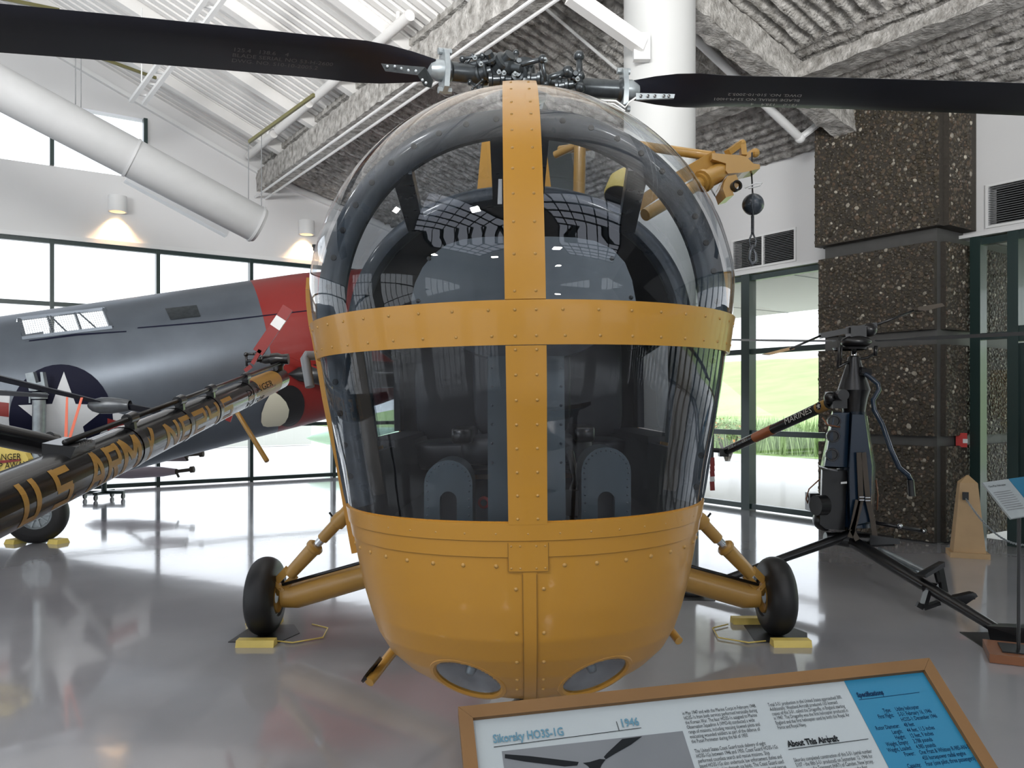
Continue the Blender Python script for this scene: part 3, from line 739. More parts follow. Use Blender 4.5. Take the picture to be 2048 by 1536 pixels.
# hoops
def hoop_pts(y, x0, ztop, w_low, n=64, z_low=1.28):
    pts = []
    for i in range(12): 
        z = z_low + (2.0 - z_low) * i / 12; pts.append(Vector((w_low + (x0 - w_low) * ((z - z_low) / (2.0 - z_low)) ** .8, y, z)))
    for i in range(n // 2 + 1):
        a = H_ * i / (n // 2); pts.append(Vector((x0 * cos(a) ** .92, y, 2.0 + (ztop - 2.0) * sin(a) ** .95)))
    L_ = [Vector((XC - p.x, p.y, p.z)) for p in pts]; R_ = [Vector((XC + p.x, p.y, p.z)) for p in pts]
    return L_ + R_[::-1][1:]
def hoop(name, y, x0, zt, wl, flange, depth, mt):
    pts = hoop_pts(y, x0, zt, wl); m_ = MB(HX); vs = []; n = len(pts)
    sec = [(flange / 2, 0), (flange / 2, depth), (-flange / 2, depth), (-flange / 2, depth * .25), (-flange * .25, -.012), (flange * .25, -.016)]
    for i, p in enumerate(pts):
        d = (pts[min(i + 1, n - 1)] - pts[max(0, i - 1)]).normalized(); o = Vector((-d.z, 0, d.x))
        for (r, q) in sec: vs.append(p + o * r + Vector((0, q, 0)))
    k = len(sec); fs = [(i * k + j, i * k + (j + 1) % k, (i + 1) * k + (j + 1) % k, (i + 1) * k + j) for i in range(n - 1) for j in range(k)]
    m_.add(vs, fs); m_.build(name, mt, hel, smooth=45)
    return pts
h1 = hoop('canopy_frame', 3.08, .735, 2.745, .63, .10, .05, M['frame'])
b = MB(HX)
acc = 0
for i in range(1, len(h1)):
    acc += (h1[i] - h1[i - 1]).length
    if acc > .095:
        acc = 0; p = h1[i]; d = (h1[i] - h1[i - 1]).normalized(); o = Vector((-d.z, 0, d.x))
        b.lathe(p + Vector((0, -.013, 0)) + o * .01, (0, -1, 0), [(0, .013), (.004, .011), (.005, 0)], 10)
b.build('bolt_row', M['rubber'], hel, kind='stuff')
h2 = hoop('cabin_frame', 3.92, .80, 2.685, .72, .085, .06, M['frame'])
# struts between the two hoops
def at_hoop(pts, x):
    c = [p for p in pts if p.z > 1.9]; return min(c, key=lambda p: abs(p.x - x))
for x1, x2 in ((XC - .085, XC - .085), (XC + .075, XC + .085), (XC - .46, XC - .50), (XC + .46, XC + .52)):
    p, q = at_hoop(h1, x1), at_hoop(h2, x2); m_ = MB(HX); m_.bar(p + Vector((0, .02, -.02)), q + Vector((0, 0, -.02)), .055 if abs(x1 - XC) < .2 else .08, .06); m_.build('roof_strut', M['frame'], hel)
    
for s in (-1, 1):   # door posts and side glazing between hoops
    b = MB(HX); b.bar((XC + s * .74, 3.1, 1.98), (XC + s * .80, 3.92, 1.98), .03, .05); b.build('door_rail', M['frame'], hel)
    b = MB(HX); b.grid(lambda u, v: Vector((XC + s * (.655 + .11 * v), 3.17 + .76 * u, 1.30 + .72 * v)), [0, 1], [0, .5, 1]); b.build('door_window', M['canopy'], hel)
    b = MB(HX); b.hexa([Vector((XC + s * x, y, z)) for x, y, z in ((.60, 3.14, 1.12), (.63, 3.14, 1.12), (.55, 5.2, 1.12), (.52, 5.2, 1.12), (.655, 3.14, 1.46), (.675, 3.14, 1.46), (.61, 5.2, 1.47), (.58, 5.2, 1.47))]); b.build('door_lining', M['dark'], hel)
    b = MB(HX); b.bar((XC + s * .64, 3.16, 1.3), (XC + s * .75, 3.16, 2.1), .04, .05, up=(0, 1, 0)); b.build('door_post', M['frame'], hel)
# roof panes between hoops
b = MB(HX)
def top_of(pts, f):
    c = [p for p in pts if p.z >= 2.0]; i = f * (len(c) - 1); k = int(i); r = i - k; return c[k].lerp(c[min(k + 1, len(c) - 1)], r)
b.grid(lambda u, v: top_of(h1, v).lerp(top_of(h2, v), u) + Vector((0, .03, .03)), [0, 1], lin(0, 1, 30)); b.build('roof_window', M['canopy'], hel, smooth=True)
# yellow side flange on the door frame, seen outside the glass
for s in (-1, 1):
    b = MB(HX); pts = []
    for i in range(24):
        z = 1.08 + 1.10 * i / 23; a = prof(z)[0]; pts.append((XC + s * (a + (.030 if s < 0 else .012)), 3.235, z))
    for p, q in zip(pts[:-1], pts[1:]): b.bar(p, q, .035, .05, up=(0, 1, 0))
    b.build('door_flange', M['yellow'], hel)
# cabin shell behind second hoop
b = MB(HX)
def cab(y, f):
    p = top_of(h2, f) if 0 <= f <= 1 else None
    k = (y - 3.95) / 1.3; return Vector((XC + (p.x - XC) * (1.0 - .06 * k), y, 2.0 + (p.z - 2.0) * (1 - .10 * k)))
b.shell(cab, [3.97, 4.3, 4.8, 5.3], lin(0, 1, 40), lambda y, f: Vector((top_of(h2, f).x - XC, 0, (top_of(h2, f).z - 2) * 1.2)).normalized(), .03); b.build('cabin_roof', M['dark'], hel, smooth=40)
b = MB(HX); 
pts = [Vector((p.x * .98, 5.3, 2.0 + (p.z - 2.0) * .95)) for p in h2 if p.z >= 1.99]; pts = [Vector((XC - .60, 5.3, 1.2)), Vector((XC - .63, 5.3, 1.44)), Vector((XC - .78, 5.3, 1.455))] + pts + [Vector((XC + .78, 5.3, 1.455)), Vector((XC + .63, 5.3, 1.44)), Vector((XC + .60, 5.3, 1.2))]
b.prism(pts, (0, .03, 0)); b.build('bulkhead', M['dark'], hel)
for s in (-1, 1):   # rear door with window opening
    x = XC + s * .775
    b = MB(HX); b.bar((x - s * .07, 3.95, 1.475), (x - s * .10, 5.5, 1.475), .17, .04); b.bar((x, 4.06, 1.5), (x, 4.06, 2.1), .04, .10, up=(0, 1, 0)); b.bar((x, 5.2, 1.5), (x, 5.2, 2.1), .04, .16, up=(0, 1, 0)); b.bar((x, 4.0, 2.06), (x, 5.28, 2.0), .04, .12)
    b.build('rear_door', M['dark'], hel)
    b = MB(HX); b.hexa([Vector((x + dx_, y_, z_)) for dx_, y_, z_ in ((-.003, 4.1, 1.5), (.003, 4.1, 1.5), (.003, 5.14, 1.5), (-.003, 5.14, 1.5), (-.003, 4.1, 2.02), (.003, 4.1, 2.02), (.003, 5.14, 1.97), (-.003, 5.14, 1.97))]); b.build('door_window', M['canopy'], hel)
b = MB(HX); b.grid(lambda z, t: S(t, z, -.02), lin(1.10, 1.285, 4), lin(-H_, H_, 40)); b.build('nose_lining', M['dark'], hel, smooth=True, fix=False)
b = MB(HX); fl = [S(t, 1.15, -.03) for t in lin(-H_, H_, 40)]; b.prism(fl, (0, 0, .02)); b.build('nose_floor', M['dark'], hel)
b = MB(HX); b.hexa([Vector(q) for q in ((XC - .63, 3.1, 1.14), (XC + .63, 3.1, 1.14), (XC + .60, 5.28, 1.14), (XC - .60, 5.28, 1.14), (XC - .63, 3.1, 1.17), (XC + .63, 3.1, 1.17), (XC + .60, 5.28, 1.17), (XC - .60, 5.28, 1.17))]); b.build('cabin_floor', M['dark'], hel)
# small spar of overhead cover strip on top of the canopy
b = MB(HX); b.hexa([Vector(q) for q in ((XC - .27, 4.7, 2.55), (XC + .24, 4.7, 2.55), (XC + .34, 6.9, 2.3), (XC - .34, 6.9, 2.3), (XC - .20, 4.9, 3.30), (XC + .18, 4.9, 3.30), (XC + .2, 6.4, 3.5), (XC - .2, 6.4, 3.5))]); b.build('mast_fairing', M['yellow'], hel)
# glare shield
def xz(px, py, d): 
    p = P(px, py, d); return p
gs = [(823, 612), (823, 596), (830, 566), (845, 535), (865, 510), (892, 490), (925, 479), (965, 474), (1010, 473), (1100, 473), (1150, 475), (1190, 482), (1225, 498), (1250, 525), (1264, 560), (1272, 603), (1272, 622), (823, 622)]
b = MB(); b.prism([P(x, y, 2.78) for x, y in gs], (0, .025, 0)); b.build('glare_shield', M['panel_gr'], hel)
b = MB()
for x, y in ((858, 517), (836, 602), (1224, 517), (1262, 595)): b.lathe(P(x, y, 2.78), (0, -1, 0), [(0, .008), (.004, .007), (.005, 0)], 10)
b.build('screw', M['black'], hel, kind='stuff')
b = MB(); n = 26; pts = []
for i in range(n + 1):
    a = pi * i / n; pts.append(P(1050 - 172 * cos(a), 622 + 100 * max(0, sin(a)) ** .8, 2.84))
b.prism([P(878, 622, 2.84)] + pts[1:-1] + [P(1222, 622, 2.84)], (0, .16, 0)); b.build('instrument_housing', M['frame'], hel, smooth=35)
# pedestal
b = MB(); b.hexa([P(976, 1062, 2.74), P(1132, 1062, 2.74), P(1130, 1062, 2.95), P(980, 1062, 2.95), P(975, 712, 2.78), P(1128, 712, 2.78), P(1126, 712, 2.95), P(978, 712, 2.95)]); b.build('pedestal', M['cover'], hel)
b = MB()
for k in range(9):
    for x in (984, 1122): b.lathe(P(x, 735 + k * 38, 2.755), (0, -1, 0), [(0, .005), (.003, .004), (.004, 0)], 7)
b.build('pedestal_rivet', M['frame'], hel, kind='stuff')
# pedal covers
for (x0, x1, yt, D) in ((848, 945, 918, 2.76), (1163, 1262, 892, 2.78)):
    pc = MB(); cx = (x0 + x1) / 2; r = (x1 - x0) / 2; y0 = yt + r * 1.05
    arch = [(x1, 1075), (x1, y0)] + [(cx + r * cos(pi * i / 14), y0 - r * sin(pi * i / 14)) for i in range(1, 14)] + [(x0, y0), (x0, 1075)]
    sl = [(cx + 17, 1075), (cx + 17, 1000)] + [(cx + 17 * cos(pi * i / 8), 1000 - 17 * sin(pi * i / 8)) for i in range(1, 8)] + [(cx - 17, 1000), (cx - 17, 1075)]
    out = [P(x, y + (0 if 1 else 0), D) for x, y in arch]; inn = [P(x, y, D) for x, y in sl]
    n = len(out); m = len(inn)
    # front face with a slot, bridged by matching fractions
    V = out + inn; fs = []
    for i in range(n - 1):
        a = int(i * (m - 1) / (n - 1)); c = int((i + 1) * (m - 1) / (n - 1))
        fs.append((i, i + 1, n + c, n + a) if a != c else (i, i + 1, n + a))
    pc.add(V, fs); pv = [p + Vector((0, .22, 0)) for p in out]
    pc.add(out + pv, [(i, i + 1, n + i + 1, n + i) for i in range(n - 1)])
    pv2 = [p + Vector((0, .05, 0)) for p in inn]; pc.add(inn + pv2, [(i, i + 1, m + i + 1, m + i) for i in range(m - 1)])
    pco = pc.build('pedal_cover', M['cover'], hel, smooth=40)
    sb = MB(); sb.prism([p + Vector((0, .05, 0)) for p in inn], (0, .005, 0)); sb.build('slot', M['dark'], pco)
    rv = MB()
    for i in range(1, n - 1):
        if True:
            p = out[i].lerp(P(cx, y0 + 20, D), .10); rv.lathe(p, (0, -1, 0), [(0, .004), (.002, .003), (.003, 0)], 6)
    for k in range(5):
        for x in (x0 + 7, x1 - 7): rv.lathe(P(x, y0 + 14 + k * 16, D), (0, -1, 0), [(0, .004), (.002, .003), (.003, 0)], 6)
    rv.build('rivet_row', M['frame'], pco, kind='stuff')
# seats
def cushion(name, lo, hi, mt, parent, bulge=.03):
    m_ = MB(HX); lo = Vector(lo); hi = Vector(hi); c = (lo + hi) / 2; h = (hi - lo) / 2; N = 10; vs = []; fs = []
    m_.ball(c, 1, 20, 14, (1, 1, 1)); 
    for i, v in enumerate(m_.v):
        d = Vector(v) - c; q = [0, 0, 0]
        for k in range(3): q[k] = math.copysign(abs(d[k]) ** .35, d[k]) * h[k]
        m_.v[i] = (c.x + q[0], c.y + q[1], c.z + q[2])
    return m_.build(name, mt, parent, smooth=True)
cushion('seat', (XC - .27, 3.35, 1.40), (XC + .30, 3.85, 1.53), M['cabin'], hel)
cushion('seat_back', (XC - .23, 3.82, 1.5), (XC + .24, 3.95, 2.1), M['cabin'], hel)
cushion('bench_seat', (XC - .66, 4.55, 1.28), (XC + .66, 5.1, 1.46), M['cabin'], hel)
cushion('bench_back', (XC - .66, 5.05, 1.42), (XC - .02, 5.25, 2.15), M['cabin'], hel)
cushion('bench_back', (XC + .02, 5.05, 1.42), (XC + .66, 5.25, 2.15), M['cabin'], hel)
for s in (-1, 1):
    cushion('armrest', (XC + s * .255 - .045, 3.3, 1.50), (XC + s * .255 + .045, 3.72, 1.57), M['black'], hel)
    b = MB(HX); b.tube([(XC + s * .22, 3.9, 2.1), (XC + s * .20, 3.93, 1.5)], .010, 8); b.build('seat_tube', M['steel_lt'], hel, smooth=True)
b = MB(); b.tube([P(1152, 1058, 2.95), P(1140, 1000, 2.95), P(1152, 960, 3.0), P(1140, 905, 3.1)], [.02, .018, .014, .016], 10); b.box(P(1145, 1005, 2.93), (.09, .05, .09)); b.build('control_stick', M['black'], hel, smooth=40)
b = MB(); b.lathe(P(968, 1004, 2.92), (0, -1, 0), [(0, .022), (.02, .022), (.022, .012)], 16); b.build('valve_knob', M['redb'], hel)
b = MB(); b.prism([P(997, 358, 2.52), P(1004, 358, 2.52), P(1004, 408, 2.52), P(995, 408, 2.52)], (0, .004, 0)); b.build('placard', M['white'], hel)
# brown wooden-looking edge strips inside the doors
for s in (-1, 1):
    b = MB(HX); b.bar((XC + s * .60, 3.3, 1.30), (XC + s * .70, 3.35, 1.95), .06, .02, up=(0, 1, 0)); b.build('door_edge', M['strap'], hel)
# landing lights
for x in (-.215, .235):
    z = .705; t = math.asin((x) / prof(z)[0]); c = S(t, z, -.012); n = SN(t, z)
    ll = MB(HX); ll.lathe(c, n, [(-.03, .146), (-.012, .147), (.002, .138), (.003, .126), (-.004, .118), (-.05, .116)], 40); o = ll.build('landing_light', M['yellow'], hel, smooth=40)
    m_ = MB(HX); m_.lathe(c, n, [(.004, .0), (.001, .06), (-.006, .118)], 36); m_.build('glass', M['canopy'], o, smooth=True)
    m_ = MB(HX); m_.lathe(c, n, [(-.05, .0), (-.04, .06), (-.012, .117)], 36); m_.build('reflector', M['lens'], o, smooth=True)
    m_ = MB(HX); m_.lathe(c, n, [(-.045, .02), (-.02, .014), (-.018, 0)], 12); m_.build('bulb', M['steel_lt'], o, smooth=True)
# grab handle and small fittings
b = MB(); b.tube([P(648, 712, 3.3), P(612, 711, 3.25), P(610, 716, 3.25), P(620, 774, 3.22)], .019, 12); b.build('pitot_tube', M['grey'], hel, smooth=40)
b = MB(); b.box(P(634, 493, 3.3), (.03, .04, .01)); b.box(P(630, 497, 3.3), (.008, .03, .022)); b.box(P(638, 488, 3.3), (.008, .03, .02)); b.build('hinge', M['black'], hel)
# step bars below the hull
b = MB(); b.tube([P(800, 1285, 3.5), P(738, 1364, 3.3)], .022, 12); b.build('step_bar', M['yellow_dk'], hel, smooth=40)
b = MB(); b.hexa([P(728, 1352, 3.28), P(745, 1330, 3.3), P(750, 1334, 3.35), P(735, 1358, 3.3), P(722, 1362, 3.28), P(760, 1312, 3.3), P(765, 1318, 3.35), P(726, 1366, 3.3)]); b.build('step_pad', M['black'], hel)
b = MB(); b.tube([P(1310, 1222, 3.6), P(1358, 1282, 3.4)], .018, 12); b.build('step_bar', M['yellow_dk'], hel, smooth=40)

# landing gear
def wheel_geo(c, r, w, parent, name='wheel', ax=(1, 0, 0), hub=None, spokes=0, side=1):
    tw = MB(); pr = []
    ri = r * .52
    for i in range(17):
        a = -pi * .5 + 2 * pi * i / 16 * .5 * 1.0
        pr.append((w / 2 * sin(a) , ri + (r - ri) * (abs(cos(a)) ** .62)))
    pr = [(-w * .36, ri * .92)] + [(h, q) for h, q in pr] + [(w * .36, ri * .92)]
    tw.lathe(c, ax, pr, 48); wh = tw.build(name, M['rubber'], parent, smooth=50)
    hb = MB(); hb.lathe(c, ax, [(-w * .40, 0), (-w * .40, ri * .35), (-w * .30, ri * .4), (-w * .30, ri * .8), (-w * .42, ri * .88), (-w * .40, ri), (w * .40, ri), (w * .42, ri * .88), (w * .30, ri * .8), (w * .30, ri * .4), (w * .40, ri * .35), (w * .40, 0)], 36)
    hb.build('hub', hub or M['steel_lt'], wh, smooth=35)
    if spokes:
        sp = MB()
        for k in range(spokes):
            a = 2 * pi * k / spokes; axv = Vector(ax).normalized(); x = axv.cross(Vector((0, 0, 1))).normalized(); y = axv.cross(x)
            d = x * cos(a) + y * sin(a); sp.bar(Vector(c) + d * ri * .3 + axv * side * w * .34, Vector(c) + d * ri * .85 + axv * side * w * .36, .02, .025, up=axv)
        sp.build('spokes', M['steel_lt'], wh)
    return wh
WR = .278
for s, cx in ((-1, -1.775), (1, 1.895)):
    wheel_geo((cx, 5.8, WR), WR, .20, hel)
    ix = cx - s * .13
    b = MB(); b.tube([(ix + 0.0, 5.78, .285), (ix - s * .10, 5.78, .29), (XC + s * .40, 5.58, .665)], [.085, .095, .085], 20); b.build('axle_beam', M['yellow_dk'], hel, smooth=40)
    b = MB(); b.lathe((ix + s * .03, 5.79, .27), (s, 0, 0), [(0, .11), (.03, .11), (.035, .06), (.10, .05), (.10, 0)], 20); b.build('axle_flange', M['yellow_dk'], hel, smooth=35)
    ba = Vector((ix - s * .02, 5.72, .40)); tp = Vector((XC + s * .66, 5.394, 1.465)); d = (tp - ba)
    b = MB(); L_ = d.length; dn = d.normalized()
    b.lathe(ba, dn, [(.08, 0), (.08, .045), (.34, .052), (.35, .062), (.37, .062), (.385, .045), (.385, 0)], 20); b.build('shock_strut', M['yellow_dk'], hel, smooth=35)
    b = MB(); b.lathe(ba, dn, [(.38, .028), (.46, .028)], 16); b.build('piston', M['chrome'], hel, smooth=40)
    b = MB(); b.lathe(ba, dn, [(.45, 0), (.45, .04), (.60, .042), (.61, .056), (.66, .056), (.70, .048), (L_, .048)], 20); b.build('strut_tube', M['yellow_dk'], hel, smooth=35)
    b = MB()
    sd = dn.cross(Vector((0, 1, 0))).normalized()
    for q in (-1, 1): b.bar(ba + sd * q * .035 + dn * -.05, ba + sd * q * .035 + dn * .10, .016, .05, up=sd)
    b.bar(ba - sd * .05 - dn * .05, ba + sd * .05 - dn * .05, .05, .03); b.bar(ba - dn * .05, Vector((ix, 5.76, .30)), .06, .05); b.build('strut_fork', M['yellow_dk'], hel)
    b = MB(); b.tube([ba + dn * .62 - sd * s * .02, ba + dn * .63 - sd * s * .09], .008, 6); b.build('grease_nipple', M['black'], hel)
    b = MB(); b.tube([(ix - s * .02, 5.70, .38), (XC + s * .75, 5.55, .66)], .012, 8); b.build('brake_line', M['black'], hel, smooth=True)
wheel_geo((XC, 3.45, .20), .20, .13, hel, 'nose_wheel'); b = MB(); b.bar((XC, 3.45, .2), (XC + .10, 3.45, .2), .04, .04); b.tube([(XC + .10, 3.45, .2), (XC + .09, 3.45, .46), (XC, 3.45, .66)], .03, 12); b.build('nose_strut', M['yellow_dk'], hel, smooth=40)

# hoist
ho = MB(); ho.hexa([P(1452, 312, 4.22), P(1452, 348, 4.22), P(1495, 343, 4.22), P(1512, 332, 4.22), P(1452, 312, 4.42), P(1452, 348, 4.42), P(1495, 343, 4.42), P(1512, 332, 4.42)])
ho = MB(); ho.prism([P(x, y, 4.22) for x, y in ((1424, 306), (1448, 308), (1478, 310), (1492, 313), (1507, 327), (1520, 329), (1520, 337), (1500, 342), (1485, 345), (1456, 347), (1451, 341), (1452, 327), (1424, 318))], (0, .14, 0))
hoo = ho.build('hoist', M['yellow_dk'], hel)
b = MB(); b.tube([P(1428, 313, 4.3), P(1365, 304, 4.35), P(1240, 285, 4.6), P(1120, 300, 4.9)], .026, 12); b.build('boom_tube', M['yellow_dk'], hoo, smooth=40)
b = MB(); b.bar(P(1428, 316, 4.3), P(1330, 372, 4.2), .06, .07); b.bar(P(1450, 318, 4.45), P(1335, 365, 4.5), .03, .03); b.bar(P(1330, 372, 4.2), P(1230, 440, 4.1), .06, .06); b.build('brace', M['yellow_dk'], hoo)
b = MB(); b.tube([P(1455, 336, 4.3), P(1400, 366, 4.2)], .05, 14); b.tube([P(1410, 360, 4.21), P(1405, 363, 4.20)], .06, 14); b.tube([P(1400, 366, 4.2), P(1290, 430, 4.0)], .032, 12); b.build('actuator', M['yellow_dk'], hoo, smooth=40)
b = MB(); b.bar(P(1455, 306, 4.25), P(1480, 288, 4.3), .035, .03); b.bar(P(1484, 286, 4.3), P(1487, 312, 4.28), .03, .03); b.ball(P(1484, 287, 4.3), .022, 10, 6); b.bar(P(1490, 315, 4.4), P(1508, 303, 4.4), .03, .03); b.ball(P(1510, 306, 4.4), .026, 10, 6); b.build('pulley_frame', M['yellow_dk'], hoo, kind='stuff')
b = MB(); b.prism([P(x, y, 4.15) for x, y in ((1455, 352), (1472, 349), (1478, 362), (1477, 372), (1466, 385), (1468, 390), (1452, 395), (1446, 378), (1448, 366))], (0, .16, 0)); b.build('winch_motor', M['yellow_dk'], hoo)
b = MB(); b.lathe(P(1471, 373, 4.15), (.3, -1, .1), [(-.01, .028), (.02, .028), (.02, .02), (.0, .018)], 16); b.build('motor_port', M['black'], hoo, smooth=40)
b = MB(); b.tube([P(1421, 374, 4.2), P(1430, 392, 4.2), P(1455, 350, 4.25)], .006, 6); b.tube([P(1490, 376, 4.25), P(1512, 366, 4.25), P(1525, 366, 4.25), P(1520, 371, 4.25), P(1497, 377, 4.25)], .004, 6); b.build('guard_wire', M['white'], hoo, smooth=True)
b = MB(); b.tube([P(1504, 305, 4.3), P(1503, 345, 4.3), P(1506, 400, 4.3)], .0045, 6); b.build('cable', M['black'], hoo)
b = MB(); b.ball(P(1506, 409, 4.3), .0575, 24, 16); b.tube([P(1506, 386, 4.24), P(1504, 409, 4.238), P(1506, 432, 4.245)], .004, 6); b.build('weight_ball', M['frame'], hoo, smooth=True)
b = MB()
for k in range(12): b.lathe(P(1505, 431 + k * 3, 4.3), (0, 0, -1), [(0, .007), (.004, .010), (.008, .007)], 8)
b.build('rope', M['pod'], hoo)
b = MB(); b.tube([P(1505, 464, 4.3), P(1498, 482, 4.3), P(1500, 492, 4.3), P(1510, 492, 4.3), P(1512, 482, 4.3), P(1505, 464, 4.3)], .005, 8)
b.tube([P(1505, 490, 4.3), P(1500, 505, 4.3), P(1498, 518, 4.3), P(1504, 529, 4.3), P(1512, 522, 4.3), P(1511, 508, 4.3), P(1506, 498, 4.3)], [.010, .010, .011, .013, .012, .009, .006], 10); b.build('hook', M['pod'], hoo, smooth=True)
b = MB(); b.tube([P(1160, 285, 4.7), P(1158, 400, 4.7)], .035, 12); b.tube([P(1110, 310, 4.8), P(1160, 287, 4.7), P(1190, 280, 4.6)], .022, 10); b.build('hoist_post', M['yellow_dk'], hel, smooth=40)
# flood lamp seen through the roof glazing
b = MB(); c0 = P(1240, 395, 4.2); ax = Vector((.10, .15, .28)); b.lathe(c0, ax, [(0, .0), (0, .085), (.02, .09), (.11, .085), (.17, .05), (.18, 0)], 24); o = b.build('flood_lamp', M['yellow_lt'], hel, smooth=40)
b = MB(); b.lathe(c0, ax, [(-.004, 0), (-.004, .082)], 24); b.build('lamp_glass', M['black'], o)

# rotor
HUB = P(1046, 152, 5.6)
rh = MB()
rh.lathe(HUB - Vector((0, 0, .30)), (0, 0, 1), [(0, .09), (.12, .09), (.14, .16), (.22, .17), (.24, .10), (.40, .08), (.42, 0)], 28)
hd = rh.build('rotor_head', M['steel'], hel, smooth=40)
b = MB(); b.lathe((XC, 5.6, 3.3), (0, 0, 1), [(0, .10), (.5, .075), (.52, .0)], 20); b.build('mast', M['steel'], hd, smooth=40)
rr = random.Random(3)
b = MB()   # clutter of links, dampers and bolts round the head
for (x, y, r, l, ax) in ((955, 128, .035, .16, (1, -.3, .1)), (985, 122, .05, .14, (-.4, -.8, .5)), (1005, 128, .07, .18, (.5, -.6, .35)), (1010, 132, .055, .26, (.8, -.4, -.3)), (1038, 128, .03, .12, (0, -1, 0)), (1075, 158, .05, .12, (1, -.2, 0)), (970, 146, .06, .10, (1, -.3, .2)), (1035, 152, .04, .1, (0, -1, 0)), (1000, 160, .05, .15, (1, 0, 0)), (1130, 172, .05, .12, (1, -.2, .1)), (1120, 166, .035, .2, (1, .1, -.1)), (1150, 152, .03, .10, (0, -1, 0))):
    c = P(x, y, 5.42); a = Vector(ax).normalized(); b.lathe(c - a * l / 2, a, [(0, 0), (0, r), (l * .15, r), (l * .2, r * .75), (l * .5, r * .75), (l * .55, r), (l * .7, r), (l * .75, r * .6), (l, r * .55), (l, 0)], 16)
b.build('damper', M['steel'], hd, kind='stuff', smooth=35)
b = MB()
for p, q, r in ((P(1020, 135, 5.4), P(1085, 118, 5.3), .018), (P(1085, 118, 5.3), P(1092, 168, 5.35), .012), (P(1078, 120, 5.38), P(1086, 168, 5.4), .008), (P(1090, 160, 5.4), P(1135, 143, 5.4), .024), (P(1158, 112, 5.4), P(1160, 175, 5.4), .022), (P(1140, 146, 5.4), P(1160, 152, 5.4), .02), (P(925, 118, 5.4), P(965, 112, 5.4), .014), (P(930, 130, 5.4), P(945, 112, 5.4), .01), (P(1085, 172, 5.4), P(1120, 155, 5.4), .01), (P(940, 165, 5.4), P(962, 178, 5.3), .012), (P(945, 178, 5.3), P(965, 160, 5.3), .006), (P(1032, 106, 5.5), P(1038, 140, 5.4), .014), (P(1060, 130, 5.5), P(1060, 165, 5.5), .016)):
    b.tube([p, q], r, 8); b.ball(p, r * 1.7, 8, 6); b.ball(q, r * 1.7, 8, 6)
b.build('link_rod', M['steel'], hd, kind='stuff', smooth=True)
b = MB()
for x, y in ((950, 118), (962, 130), (998, 146), (1090, 122), (1030, 150), (1008, 148), (1155, 160)):
    b.lathe(P(x, y, 5.3), (0, -1, .2), [(0, .016), (.012, .016), (.012, .009), (.03, .009), (.03, 0)], 8)
b.build('nut', M['steel_lt'], hd, kind='stuff')
def blade(root, tip, c0_, c1_, twist0, twist1, thick, texts, grip0, name='rotor_blade', tw_side=1, flat_at=.22, cam_side=True):
    d = (tip - root); L_ = d.length; u = d.normalized(); side = u.cross(Vector((0, 0, 1))).normalized()
    def sec(f):
        k = min(1, f / flat_at); c = c0_ + (c1_ - c0_) * k; tw = twist0 + (twist1 - twist0) * k
        ax = (side * cos(tw) + Vector((0, 0, 1)) * sin(tw)); nn = u.cross(ax).normalized(); p = root + d * f - Vector((0, 0, 1)) * .10 * f * f
        return p, ax, nn, c
    m_ = MB(); vs = []; n = 26; prf = [(-.5, 0), (-.42, .35), (-.25, .5), (0, .42), (.3, .2), (.5, .02), (.5, -.02), (.3, -.12), (0, -.25), (-.25, -.35), (-.42, -.25)]
    for i in range(n + 1):
        p, ax, nn, c = sec(i / n)
        for a, h in prf: vs.append(p + ax * a * c + nn * h * thick * (c / c1_))
    k = len(prf); fs = [(i * k + j, i * k + (j + 1) % k, (i + 1) * k + (j + 1) % k, (i + 1) * k + j) for i in range(n) for j in range(k)] + [tuple(range(k)), tuple(n * k + j for j in range(k))]
    m_.add(vs, fs); o = m_.build(name, M['blade'], hel, smooth=35)
    return o, sec, u
def cuff(root, grip0, parent, u, side, s=1):
    b = MB(); a = (root - grip0).normalized(); L_ = (root - grip0).length
    b.lathe(grip0, a, [(0, .0), (0, .075), (.03, .08), (.05, .068), (L_ - .12, .064), (L_ - .10, .08), (L_ - .06, .08)], 24); b.build('grip_tube', M['steel'], parent, smooth=35)
    b = MB(); up = Vector((0, 0, 1)); n = a
    pl = [(-.10, -.03), (-.045, -.12), (-.01, -.16), (.03, -.12), (.03, .12), (-.01, .15), (-.04, .09), (-.10, .03)]
    sd = n.cross(up).normalized(); c = root - n * .09
    b.prism([c + up * y * 1.0 + sd * x * 1.1 + sd * .0 for x, y in [(0.0, -.155), (.05, -.12), (.075, 0), (.05, .12), (0, .155), (-.05, .12), (-.075, 0), (-.05, -.12)]], n * .035)
    b.lathe(c, n, [(.0, .07), (.07, .07), (.12, .045), (.14, 0)], 18)
    for q in (-.13, .13): b.lathe(c + up * q - n * .03, n, [(0, 0), (0, .022), (.09, .022), (.09, 0)], 10)
    b.build('flange', M['steel_lt'], parent, smooth=35)
# left blade
rt = P(868, 140, 5.35); tp = P(-900, -52, 3.7)
ob, sec, u = blade(rt, tp, .14, .46, radians(-50), radians(-10), .05, None, None, flat_at=.16)
cuff(rt, P(972, 150, 5.5), ob, u, 1)
b = MB(); b.prism([P(762, 127, 5.05), P(770, 142, 5.05), P(835, 150, 5.15), P(848, 172, 5.2), P(862, 176, 5.25), P(866, 160, 5.25), P(850, 134, 5.2), P(800, 130, 5.12)], (0, .03, .01)); b.build('root_plate', M['steel'], ob)
b = MB()
for x, y in ((775, 133), (790, 133), (803, 137), (817, 141), (832, 142), (845, 160), (852, 166)): b.lathe(P(x, y, 5.06), (0, -1, -.2), [(0, .009), (.008, .008), (.01, 0)], 8)
b.build('plate_bolt', M['steel_lt'], ob, kind='stuff')
